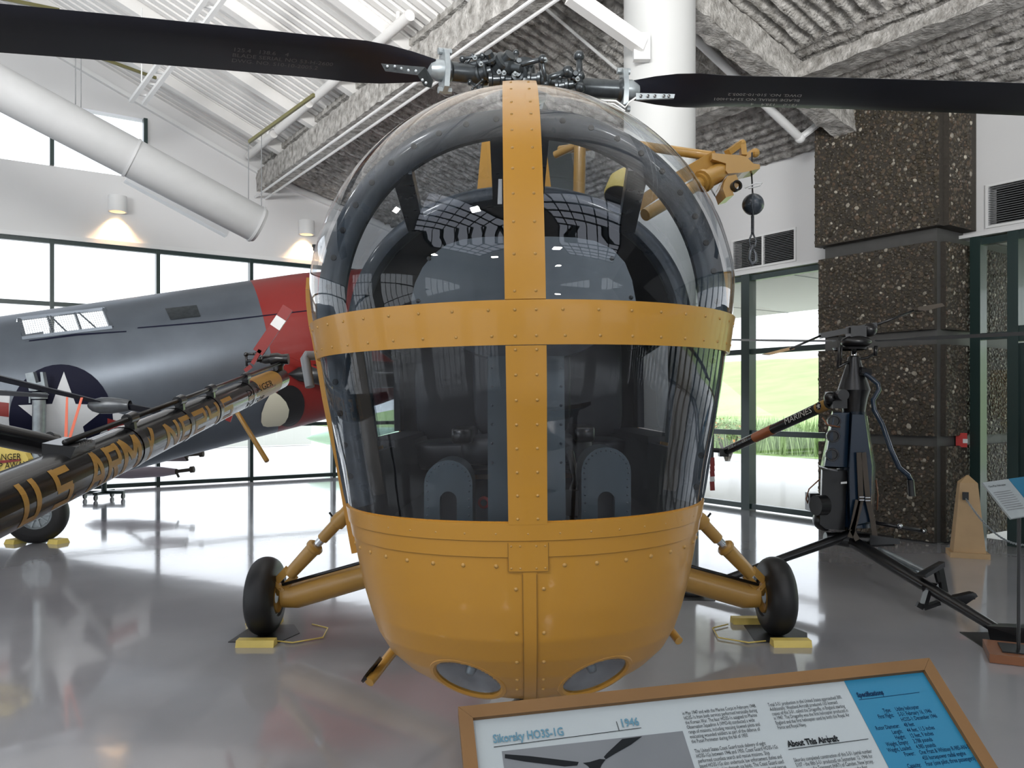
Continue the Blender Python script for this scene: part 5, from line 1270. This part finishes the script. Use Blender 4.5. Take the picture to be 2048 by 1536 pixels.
# ------------------------------------------------------------------ one man rotorcycle on the right
rc = thing('rotorcycle', 'dark blue one-man tripod helicopter lettered MARINES in front of the pebble pillar', 'helicopter', (P(1690, 1080, 7.3).x, 7.3, 0))
D = 7.3
def body(poly, name, d0, th, mt, taper=.75):
    # faceted fairing: outline at mid depth and a smaller outline at front and back
    cx = sum(p[0] for p in poly) / len(poly); cyp = sum(p[1] for p in poly) / len(poly); rings = []
    for (dd, k) in ((-th / 2, taper), (-th / 4, .96), (0, 1), (th / 4, .96), (th / 2, taper)):
        rings.append([P(cx + (x - cx) * k, cyp + (y - cyp) * (1 - (1 - k) * .25), d0 + dd) for x, y in poly])
    n = len(poly); V = [p for r in rings for p in r]; fs = [(i * n + j, i * n + (j + 1) % n, (i + 1) * n + (j + 1) % n, (i + 1) * n + j) for i in range(4) for j in range(n)] + [tuple(range(n)), tuple(4 * n + j for j in range(n))]
    m_ = MB(); m_.add(V, fs); return m_.build(name, mt, rc, smooth=40)
body([(1664, 822), (1706, 822), (1700, 938), (1640, 936)], 'left_fairing', D + .05, .34, M['rblue'])
body([(1700, 822), (1732, 822), (1752, 932), (1748, 1050), (1694, 1060), (1692, 940)], 'right_fairing', D, .38, M['rblue'])
body([(1642, 938), (1700, 938), (1694, 1062), (1650, 1060), (1636, 1050), (1640, 1000)], 'engine_case', D + .1, .42, M['black'], .85)
for y in (842, 872, 909):
    b = MB(); p = P(1668 - (y - 842) * .06, y, D - .12); b.lathe(p, (-.35, -1, 0), [(0, 0), (0, .04), (.03, .045), (.03, .055), (-.01, .06)], 20); b.build('lightening_hole', M['black'], rc, smooth=30)
b = MB(); b.lathe(P(1710, 1052, D), (0, 0, 1), [(0, 0), (0, .14), (.55, .155), (.80, .13), (1.0, .105), (1.02, .0)], 24); b.build('core_tube', M['rblue'], rc, smooth=40)
b = MB(); b.lathe(P(1708, 824, D), (0, 0, 1), [(0, .095), (.12, .115), (.17, .13), (.20, .14), (.42, .07), (.50, .05), (.52, 0)], 20); b.build('gear_housing', M['black'], rc, smooth=35)
b = MB(); b.box(P(1672, 800, D), (.13, .18, .15)); b.ball(P(1660, 796, D - .05), .055); b.lathe(P(1680, 790, D - .1), (0, -1, 0), [(0, .05), (.08, .05), (.08, 0)], 14); b.build('clutch_unit', M['black'], rc, smooth=40)
b = MB(); b.tube([P(1708, 735, D), P(1708, 690, D)], .022, 12); b.build('mast', M['chrome'], rc, smooth=True)
b = MB(); b.ball(P(1712, 684, D), .11, 16, 10, (1.25, 1, .55)); b.ball(P(1738, 660, D), .07, 14, 8, (1, 1, .9)); b.lathe(P(1700, 700, D), (0, 0, 1), [(0, .14), (.02, .15), (.03, .02)], 20); b.bar(P(1640, 672, D), P(1752, 650, D), .05, .05); b.box(P(1712, 668, D), (.14, .12, .14)); b.build('rotor_hub', M['black'], rc, smooth=40)
b = MB(); b.tube([P(1680, 672, D - .1), P(1675, 735, D - .1)], .012, 8); b.tube([P(1684, 690, D - .1), P(1681, 730, D - .1)], .010, 8); b.tube([P(1675, 735, D - .1), P(1700, 722, D), P(1735, 715, D), P(1752, 705, D)], .013, 8); b.tube([P(1752, 692, D), P(1750, 712, D)], .02, 8); b.build('control_link', M['black'], rc, smooth=True)
b = MB(); b.tube([P(1640, 672, D), P(1580, 698, D - .1)], .010, 8); b.tube([P(1752, 650, D), P(1838, 617, D + .1)], .012, 8); b.build('paddle_rod', M['black'], rc, smooth=True)
for pts, mt in (([(1582, 694), (1590, 698), (1545, 709), (1527, 708)], M['wood_lt']), ([(1836, 614), (1884, 606), (1890, 612), (1850, 622), (1836, 620)], M['strap'])):
    b = MB(); b.prism([P(x, y, D) for x, y in pts], (0, .10, .0)); b.build('paddle', mt, rc)
b = MB(); p, q = P(1752, 681, D - .05), P(2450, 640, 4.4); d = (q - p).normalized(); sd = d.cross(Vector((0, 0, 1))).normalized()
def rblade(p, q, w0, w1, nm, tw=.35):
    d = (q - p).normalized(); sd = (d.cross(Vector((0, 0, 1))).normalized() * cos(tw) + Vector((0, 0, 1)) * sin(tw)); nn = sd.cross(d); m_ = MB(); V = []
    for f in (0, .12, .2, 1): 
        w = w0 if f < .15 else w1
        c = p.lerp(q, f)
        for a, h in ((-.5, 0), (-.3, .012), (.5, 0), (-.3, -.008)): V.append(c + sd * a * w + nn * h)
    m_.add(V, [(i * 4 + j, i * 4 + (j + 1) % 4, (i + 1) * 4 + (j + 1) % 4, (i + 1) * 4 + j) for i in range(3) for j in range(4)] + [(0, 1, 2, 3), (12, 13, 14, 15)]); m_.build(nm, M['grey'], rc)
rblade(P(1752, 681, D - .05), P(2500, 645, 4.6), .05, .13, 'rotor_blade', .15); rblade(P(1668, 682, D + .1), P(1440, 679, 10.0), .05, .13, 'rotor_blade', .15)
# bent control bar
b = MB(); b.tube([P(1722, 742, D - .1), P(1742, 756, D - .15), P(1756, 768, D - .2), P(1758, 780, D - .2), P(1746, 800, D - .2), P(1748, 820, D - .2), P(1764, 848, D - .25), P(1782, 900, D - .3), P(1798, 935, D - .3), P(1816, 950, D - .3), P(1822, 962, D - .3)], .021, 12); b.build('control_bar', M['rblue'], rc, smooth=True)
b = MB(); b.tube([P(1821, 960, D - .3), P(1824, 992, D - .3)], .028, 12); b.build('hand_grip', M['black'], rc, smooth=40)
b = MB(); b.tube([P(1740, 746, D - .1), P(1720, 742, D - .1)], .04, 12); b.build('pivot', M['black'], rc)
# tail boom
t0, t1 = P(1662, 805, D), P(1452, 902, 8.9); td = (t1 - t0).normalized()
b = MB(); b.tube([t0, t1], [.052, .046], 20); b.build('tail_boom', M['boom'], rc, smooth=40)
b = MB(); b.tube([t0 + (t1 - t0) * .02, t0 + (t1 - t0) * .10], [.0535, .053], 20); b.build('gold_band', M['boomy'], rc, smooth=40)
b = MB(); b.tube([t0 + (t1 - t0) * .50, t0 + (t1 - t0) * .68], [.0515, .051], 20); bb_ = b.build('orange_band', mat('dull_orange', (.45, .13, .035), .4), rc, smooth=40)
side_ = td.cross(Vector((0, 0, 1))).normalized(); side_ = side_ if side_.y < 0 else -side_; upb = td.cross(side_); upb = upb if upb.z > 0 else -upb
b = MB()
for s_, f, sz in (('MARINES', .355, .080), ('4001', .78, .045), ('ROE-1', .93, .045)):
    text_on(b, s_, sz, t0 + (t1 - t0) * f + side_ * .054 - upb * sz * .35, -td, upb, sx=1.3)
b.build('lettering', M['txt'], rc, fix=False, kind='stuff')
b = MB(); 
st5 = []
cst = t0 + (t1 - t0) * .06 + side_ * .056
for i in range(10):
    a = pi / 2 + i * pi / 5; r = .032 if i % 2 == 0 else .013; st5.append(cst - td * cos(a) * r + upb * sin(a) * r)
b.add([cst] + st5, [(0, i + 1, (i + 1) % 10 + 1) for i in range(10)]); b.build('star', M['txt'], rc, fix=False)
b = MB(); b.lathe(cst - side_ * .002, side_, [(0, .036), (.0005, 0)], 20); b.build('star_disc', M['navy'], rc, fix=False)
b = MB(); b.box(t1 + Vector((-.03, 0, -.02)), (.10, .08, .08)); b.tube([t1, P(1425, 900, 8.9)], .025, 8); b.bar(P(1424, 870, 8.9), P(1423, 920, 8.9), .04, .03, up=(0, 1, 0)); b.build('tail_gearbox', M['black'], rc)
for y0, y1, mt in ((915, 932, M['red']), (932, 942, M['red']), (942, 953, M['red']), (953, 963, M['white']), (963, 981, M['red'])):
    b = MB(); b.bar(P(1424, y0, 8.85), P(1425, y1, 8.85), .05, .015, up=(0, 1, 0)); b.build('tail_rotor_blade', mt, rc)
# harness straps and hoses
b = MB()
for pts in (([1718, 905], [1722, 1000], [1712, 1040], [1700, 1075]), ([1727, 905], [1736, 1000], [1745, 1040], [1750, 1075]), ([1716, 1000], [1704, 1060], [1715, 1080])):
    pp = [P(x, y, D - .22) for x, y in pts]
    for a, c in zip(pp[:-1], pp[1:]): b.bar(a, c, .045, .008, up=(0, 1, 0))
b.build('harness_strap', M['strap'], rc)
b = MB()
for x, y in ((1723, 997), (1735, 998)): b.bar(P(x - 5, y - 3, D - .23), P(x + 5, y - 3, D - .23), .012, .01); b.bar(P(x - 5, y + 3, D - .23), P(x + 5, y + 3, D - .23), .012, .01)
b.tube([P(1638, 932, D - .15), P(1655, 938, D - .2), P(1675, 941, D - .2)], .008, 6); b.build('buckle', M['chrome'], rc)
b = MB(); b.tube([P(1640, 958, D), P(1618, 978, D), P(1612, 998, D), P(1618, 1012, D), P(1632, 1018, D)], .006, 6); b.tube([P(1752, 960, D), P(1756, 990, D), P(1754, 1020, D)], .006, 6); b.tube([P(1645, 835, D - .1), P(1655, 850, D - .15), P(1680, 854, D - .15)], .007, 6); b.build('hose', M['wood_rd'], rc, smooth=True)
b = MB(); b.prism([P(1682, 964, D - .21), P(1694, 963, D - .21), P(1694, 967, D - .21), P(1682, 968, D - .21)], (0, .003, 0)); b.build('placard', M['white'], rc)
b = MB(); b.box(P(1625, 1003, D), (.09, .12, .16)); b.lathe(P(1650, 1010, D - .15), (-1, -.3, 0), [(0, .09), (.1, .09), (.1, 0)], 16); b.ball(P(1648, 1040, D), .10, 14, 10); b.build('carburettor', M['black'], rc, smooth=40)
# saddle, hand rest and footrests
ap = P(1700, 1080, D)
b = MB(); b.tube([P(1650, 1075, D), ap, P(1790, 1082, D - .2)], [.05, .07, .045], 14); b.hexa([P(1740, 1070, D - .25), P(1800, 1078, D - .25), P(1800, 1088, D - .25), P(1740, 1090, D - .25), P(1745, 1066, D), P(1795, 1074, D), P(1795, 1084, D), P(1745, 1086, D)]); b.build('saddle', M['black'], rc, smooth=40)
b = MB(); b.tube([P(1748, 1045, D), P(1845, 1062, D - .1)], .018, 10); b.ball(P(1847, 1062, D - .1), .025); b.build('side_handle', M['black'], rc, smooth=True)
b = MB(); b.ball(P(1800, 1052, D - .1), .022, 10, 8); b.ball(P(1847, 1062, D - .12), .013, 8, 6); b.build('lamp', M['chrome'], rc, smooth=True)
# three legs
g1 = P(2000, 1262, 5.66); g2 = G(1385, 1190) + Vector((0, 0, .04)); g3 = ap + Vector((1.1, 1.7, 0)); g3.z = .03
b = MB(); b.tube([ap, ap.lerp(g1, .35), ap.lerp(g1, .8), g1], [.055, .052, .04, .036], 14); b.build('front_leg', M['black'], rc, smooth=40)
b = MB(); b.tube([ap + Vector((0, 0, .05)), g2], [.045, .028], 14); b.build('rear_leg', M['black'], rc, smooth=40)
b = MB(); b.tube([ap, P(1835, 1140, D - .5), P(1850, 1150, D - .7)], .022, 10); b.tube([P(1758, 1098, D - .2), P(1850, 1143, D - .6)], .022, 10); b.build('brace_tube', M['steel_lt'], rc, smooth=40)
b = MB(); b.tube([P(1705, 1090, D), P(1775, 1118, 6.9), P(1840, 1175, 6.5)], .004, 5); b.build('cable', M['grey'], rc)
b = MB(); fp = ap.lerp(g1, .55)
b.hexa([P(1830, 1148, 6.4), P(1878, 1122, 6.5), P(1890, 1124, 6.3), P(1850, 1150, 6.3), P(1832, 1152, 6.4), P(1878, 1132, 6.5), P(1890, 1134, 6.3), P(1852, 1156, 6.3)]); b.bar(P(1878, 1134, 6.4), P(1888, 1185, 6.35), .05, .04); b.bar(P(1870, 1134, 6.4), P(1878, 1165, 6.35), .03, .03); b.build('footrest', M['black'], rc)
b = MB(); b.bar(P(1866, 1172, 6.35), P(1856, 1182, 6.3), .09, .06); b.bar(P(1856, 1180, 6.3), P(1846, 1215, 6.3), .07, .03); b.bar(P(1846, 1215, 6.3), P(1834, 1208, 6.3), .03, .04); b.bar(P(1846, 1216, 6.3), P(1878, 1205, 6.3), .05, .03); b.build('footrest', M['black'], rc)
b = MB(); b.bar(P(1900, 1200, 6.1), P(1945, 1190, 6.1), .06, .05); b.bar(P(1925, 1205, 6.1), P(1950, 1188, 6.1), .05, .03); b.build('footrest', M['black'], rc)
b = MB(); b.hexa([P(1974, 1252, 5.62), P(2085, 1258, 5.50), P(2085, 1290, 5.50), P(1980, 1280, 5.62), P(1990, 1246, 5.72), P(2085, 1250, 5.66), P(2085, 1278, 5.66), P(1990, 1274, 5.72)]); b.build('foot_shoe', M['black'], rc)
b = MB(); b.lathe(Vector((g2.x, g2.y, .012)), (0, 0, 1), [(0, .10), (.02, .10), (.04, .04)], 20); b.build('foot_pad', M['black'], rc, smooth=40)
for p, lb in ((G(2040, 1283), 'thin black mat under the front foot of the blue one-man helicopter'), (G(1385, 1195), 'thin black mat under the rear foot of the blue one-man helicopter beside the column')):
    b = MB(); k = 1.0 if p.y < 6.5 else .55; b.prism([p + Vector(v) * k for v in ((-.35, -.18, 0), (.3, -.22, 0), (.35, .2, 0), (-.3, .22, 0))], (0, 0, .005)); o = b.build('floor_mat', M['rubber']); tag(o, lb, 'mat')

# ------------------------------------------------------------------ barrier post, chain, small sign stand
bp = G(1935, 1112); po = thing('barrier_post', 'tapered pale plywood barrier post with a chain eye beside the entrance', 'post', bp)
yw = radians(-20); R2 = Matrix.Rotation(yw, 3, 'Z')
def fr(w0, w1, z0, z1, d0=None, d1=None):
    d0 = d0 or w0; d1 = d1 or w1
    return [bp + R2 @ Vector(v) for v in ((-w0, -d0, z0), (w0, -d0, z0), (w0, d0, z0), (-w0, d0, z0), (-w1, -d1, z1), (w1, -d1, z1), (w1, d1, z1), (-w1, d1, z1))]
b = MB(); b.hexa(fr(.155, .085, .05, .80, .12, .085)); b.build('post_body', M['wood_lt'], po)
b = MB(); b.hexa(fr(.085, .01, .80, .88, .085, .01)); b.build('cap', M['wood_lt'], po)
b = MB(); b.hexa(fr(.19, .19, 0, .055, .16, .16)); b.build('plinth', M['wood_lt'], po)
b = MB(); ec = P(1931, 992, bp.y - .12); b.box(ec, (.06, .012, .085), R2); b.build('eye_plate', M['black'], po)
ch = thing('barrier_chain', 'grey link chain sagging from the plywood barrier post past the sign stand', 'chain', ec)
lk = None; pts = []
for i in range(80):
    k = i / 79; x = 1932 + 190 * k; y = 998 + 92 * (1 - (1 - min(1, k / .62)) ** 2) - 30 * max(0, k - .62) ** 1.5; pts.append(P(x, y, bp.y - .17 - 1.3 * k))
b = MB()
for i in range(len(pts) - 1):
    a, c = pts[i], pts[i + 1]; d = (c - a); m = (a + c) / 2; u = d.normalized(); v = u.cross(Vector((0, 1, 0))) if i % 2 else u.cross(u.cross(Vector((0, 1, 0)))); v.normalize(); L_ = d.length * .75
    b.tube([m + u * L_ * cos(t) + v * .010 * sin(t) for t in lin(0, 2 * pi, 8)], .0035, 5, cap=False)
b.build('link_row', M['steel_lt'], ch, kind='stuff', smooth=True)
sp = G(2037, 1318); ss = thing('small_sign_stand', 'slim black sign stand with tilted white and blue panel on a reddish wooden base', 'sign', sp)
b = MB(); R4 = Matrix.Rotation(radians(-24), 3, 'Z'); b.box(sp + Vector((.03, .0, .03)), (.42, .36, .055), R4); b.build('base', M['wood_rd'], ss)
b = MB(); b.box(sp + Vector((.03, .0, .062)), (.26, .22, .008), R4); b.build('base_plate', M['black'], ss)
tp_ = P(2038, 1035, sp.y); b = MB(); b.tube([sp + Vector((0, 0, .06)), tp_], .011, 12); b.build('pole', M['black'], ss, smooth=40)
def Q(x, y, d): return P(x, y, d)
c1, c2, c3, c4 = P(1965, 965, sp.y - .05), P(2075, 950, sp.y + .12), P(2150, 1040, sp.y - .05), P(2028, 1040, sp.y - .15)
c4 = P(2022, 1037, sp.y - .25); c3 = c2 + (c4 - c1)
n_ = (c2 - c1).cross(c4 - c1).normalized(); n_ = n_ if n_.z > 0 else -n_
b = MB(); b.prism([c1, c2, c3, c4], -n_ * .012); pn = b.build('panel', M['paper'], ss)
b = MB(); m1 = c1.lerp(c2, .46); m2 = c4.lerp(c3, .46); b.prism([m1 + n_ * .001, c2 + n_ * .001, c3 + n_ * .001, m2 + n_ * .001], n_ * .001); b.build('blue_print', M['blue'], pn)
b = MB(); ux = (c2 - c1).normalized(); uy = (c1 - c4).normalized()
text_on(b, 'One-Man Helicopter', .022, c1 + (c4 - c1) * .16 + ux * .02 + n_ * .002, ux, uy, .8); b.build('print_heading', M['ink'], pn, fix=False)
b = MB()
for i in range(9): q = c1 + (c4 - c1) * (.30 + i * .06) + ux * .02 + n_ * .002; b.add([q, q + ux * .15, q + ux * .15 - uy * .005, q - uy * .005], [(0, 1, 2, 3)])
b.build('print_line', M['grey'], pn, kind='stuff', fix=False)

# ------------------------------------------------------------------ large information sign in the foreground
TL = P(916, 1418, 1.55); TR = P(1856, 1320, 1.55 * 1.0875); sv = Vector((.178, -1, -.796)).normalized(); su = (TR - TL); SW = su.length; su.normalize(); sn = su.cross(sv); sn = sn.normalized(); sn = sn if sn.z > 0 else -sn
SHT = .62
sg = thing('information_sign', 'large tilted information sign in an oak frame in front of the yellow helicopter nose', 'sign', (TL + su * SW / 2 + sv * SHT / 2) * 1.0)
def SP_(x, y, h=0): return TL + su * x + sv * y + sn * h
fw = .026
for (x0, y0, x1, y1) in ((0, 0, SW, fw), (0, SHT - fw, SW, SHT), (0, fw, fw, SHT - fw), (SW - fw, fw, SW, SHT - fw)):
    hz = (x1 - x0) > (y1 - y0); b = MB()
    if y0 == 0: q = [(0, 0), (SW, 0), (SW - fw, fw), (fw, fw)]
    elif y1 == SHT: q = [(fw, SHT - fw), (SW - fw, SHT - fw), (SW, SHT), (0, SHT)]
    elif x0 == 0: q = [(0, 0), (fw, fw), (fw, SHT - fw), (0, SHT)]
    else: q = [(SW, 0), (SW, SHT), (SW - fw, SHT - fw), (SW - fw, fw)]
    q = [((x + (.0006 if x < SW / 2 else -.0006)) if hz else x, y) for x, y in q]
    b.prism([SP_(x, y, -.025) for x, y in q], sn * .033); b.build('frame_rail', M['wood'], sg)
b = MB(); b.prism([SP_(fw, fw, -.01), SP_(SW - fw, fw, -.01), SP_(SW - fw, SHT - fw, -.01), SP_(fw, SHT - fw, -.01)], sn * .008); pn = b.build('panel', M['paper'], sg)
def unp(px, py):
    """sign coordinates of a pixel"""
    d = Vector(((px - 1024) / F, 1, (HOR - py) / F)); o = Vector((0, 0, EYE)); t = (TL - o).dot(sn) / d.dot(sn); p = o + d * t - TL
    return p.dot(su), p.dot(sv)
bx0 = unp(1684, 1352); bx1 = unp(1774, 1536)
b = MB(); h = -.0012; k = (bx1[0] - bx0[0]) / (bx1[1] - bx0[1]); xt = bx0[0] - k * (bx0[1] - fw); xb = bx0[0] + k * (SHT - fw - bx0[1])
b.prism([SP_(xt, fw, h), SP_(SW - fw, fw, h), SP_(SW - fw, SHT - fw, h), SP_(xt, SHT - fw, h)], sn * .0004); b.build('blue_print', M['blue'], pn)
def stext(mb, s, px, py, size, sx=1, bold=0, align='LEFT'):
    x, y = unp(px, py); text_on(mb, s, size, SP_(x, y, .0002), su, -sv, sx, align, bold=bold)
def rule(mb, p, q, w=.0012):
    a = unp(*p); c = unp(*q); A2, B2 = SP_(a[0], a[1], -.0004), SP_(c[0], c[1], -.0004); d = (B2 - A2).normalized(); n = sn.cross(d) * w / 2
    mb.add([A2 - n, B2 - n, B2 + n, A2 + n], [(0, 1, 2, 3)])
b = MB(); stext(b, 'Sikorsky HO3S-1G', 987, 1486, .0235, .74, .0005); stext(b, '1946', 1242, 1455, .0235, .80, .0005); b.build('heading_print', M['inkl'], pn, fix=False)
b = MB(); rule(b, (988, 1494), (1283, 1456)); rule(b, (1233, 1443), (1239, 1462)); rule(b, (1578, 1500), (1738, 1479)); rule(b, (1653, 1472), (1662, 1489)); b.build('rule_print', M['ink'], pn, fix=False)
b = MB(); stext(b, 'About This Aircraft', 1578, 1495, .0165, .78, .0007); b.build('heading_print', M['ink'], pn, fix=False)
b = MB()
L1 = ['in May 1947 and with the Marine Corps in February 1948.', 'HO3S-1s from both services performed heroically during', 'the Korean War. The four HO3S-1s assigned to Marine', 'Observation Squadron 6 (VMO-6) conducted a wide', 'range of missions, including rescuing downed pilots and', 'evacuating wounded soldiers as part of the defense of', 'the Pusan Perimeter during the fall of 1950', '', 'The United States Coast Guard took delivery of eight', 'HO3S-1Gs between 1946 and 1950. Coast Guard HO3S-1Gs', 'performed countless search and rescue missions. Ship', 'based HO3S-1Gs also undertook law enforcement duties and', 'acted as guide ships through ice fields. The Coast Guard used', 'the HO3S-1G to develop a number of new search and rescue', 'techniques and it remained in service until the middle', 'of the following decade.']
ox, oy = unp(1366, 1431); px2 = unp(1386, 1487); lh_ = (px2[1] - oy) / 6
for i, s in enumerate(L1): text_on(b, s, .0107, SP_(ox, oy + i * lh_, -.0004), su, -sv, .60)
L2 = ['Total S-51 production in the United States approached 300.', 'Additionally, Westland Aircraft produced 133 licensed', 'copies of the S-51, called the Dragonfly, in England starting', 'in 1947. The Dragonfly was the first helicopter produced in', 'England and the first helicopter used by both the Royal Air', 'Force and Royal Navy.']
ox2, oy2 = unp(1538, 1414); 
for i, s in enumerate(L2): text_on(b, s, .0107, SP_(ox2, oy2 + i * lh_, -.0004), su, -sv, .60)
L3 = ['Sikorsky completed construction of this S-51 (serial number', '5107 - the fifth S-51 produced) on September 12, 1946 for', 'Helicopter Air Transport (HAT) of Camden, New Jersey.', 'It is the aircraft with the longest history as the first']
ox3, oy3 = unp(1590, 1525)
for i, s in enumerate(L3): text_on(b, s, .0107, SP_(ox3, oy3 + i * lh_, -.0004), su, -sv, .60)
b.build('body_print', M['ink'], pn, fix=False)
b = MB(); stext(b, 'Specifications', 1717, 1396, .0145, .72, .0006); rule(b, (1719, 1401), (1840, 1386)); rule(b, (1764, 1383), (1769, 1395))
SPEC = [('Type:', 'Utility helicopter'), ('First Flight:', 'S-51: February 16, 1946'), ('', 'HO3S-1: December 1946'), ('Rotor Diameter:', '48 feet'), ('Length:', '44 feet, 11.5 inches'), ('Height:', '12 feet, 9 inches'), ('Weight, Empty:', '3,788 pounds'), ('Weight, Loaded:', '4,985 pounds'), ('Power:', 'One Pratt & Whitney R-985-AN-5'), ('', '450 horsepower radial engine'), ('Capacity:', 'Four (one pilot, three passengers)')]
a0 = unp(1790, 1424); a1 = unp(1851, 1534); dy_ = (a1[1] - a0[1]) / 10
for i, (l_, r_) in enumerate(SPEC):
    y = a0[1] + dy_ * i; 
    if l_: text_on(b, l_, .0118, SP_(a0[0] - .006, y, -.0004), su, -sv, .62, 'RIGHT', bold=.0002)
    text_on(b, r_, .0118, SP_(a0[0] + .004, y, -.0004), su, -sv, .62, 'LEFT', bold=.0002)
b.build('specification_print', M['inkb'], pn, fix=False)
# printed photograph
b = MB(); c = [unp(1004, 1503), unp(1366, 1462)]; d1 = c[1][1]; x0, x1 = c[0][0], c[1][0]; y0 = min(c[0][1], c[1][1])
b.prism([SP_(x0, y0, -.0016), SP_(x1, y0, -.0016), SP_(x1, SHT - .08, -.0016), SP_(x0, SHT - .08, -.0016)], sn * .0004); ph = b.build('photo_print', M['photo'], pn)
b = MB()
def sq(mb, pts): mb.add([SP_(*unp(x, y), -.0006) for x, y in pts], [tuple(range(len(pts)))])
sq(b, [(1010, 1508), (1060, 1512), (1158, 1524), (1155, 1531), (1130, 1533), (1050, 1523), (1010, 1516)]); sq(b, [(1208, 1514), (1215, 1506), (1245, 1478), (1285, 1473), (1262, 1490), (1230, 1508), (1212, 1519)])
sq(b, [(1166, 1526), (1180, 1524), (1200, 1518), (1212, 1519), (1204, 1530), (1200, 1540), (1182, 1540), (1176, 1532)]); b.build('photo_rotor_print', M['ink'], ph, fix=False)
# legs of the sign
b = MB()
for x in (.12, SW - .12):
    p = SP_(x, SHT * .5, -.03); b.bar(p, Vector((p.x, p.y, 0)), .05, .05)
b.build('leg', M['wood'], sg, kind='stuff')
b = MB(); p = SP_(SW / 2, SHT * .55, -.035); b.bar(SP_(.08, SHT * .5, -.035), SP_(SW - .08, SHT * .5, -.035), .05, .02); b.build('crossbar', M['wood'], sg)
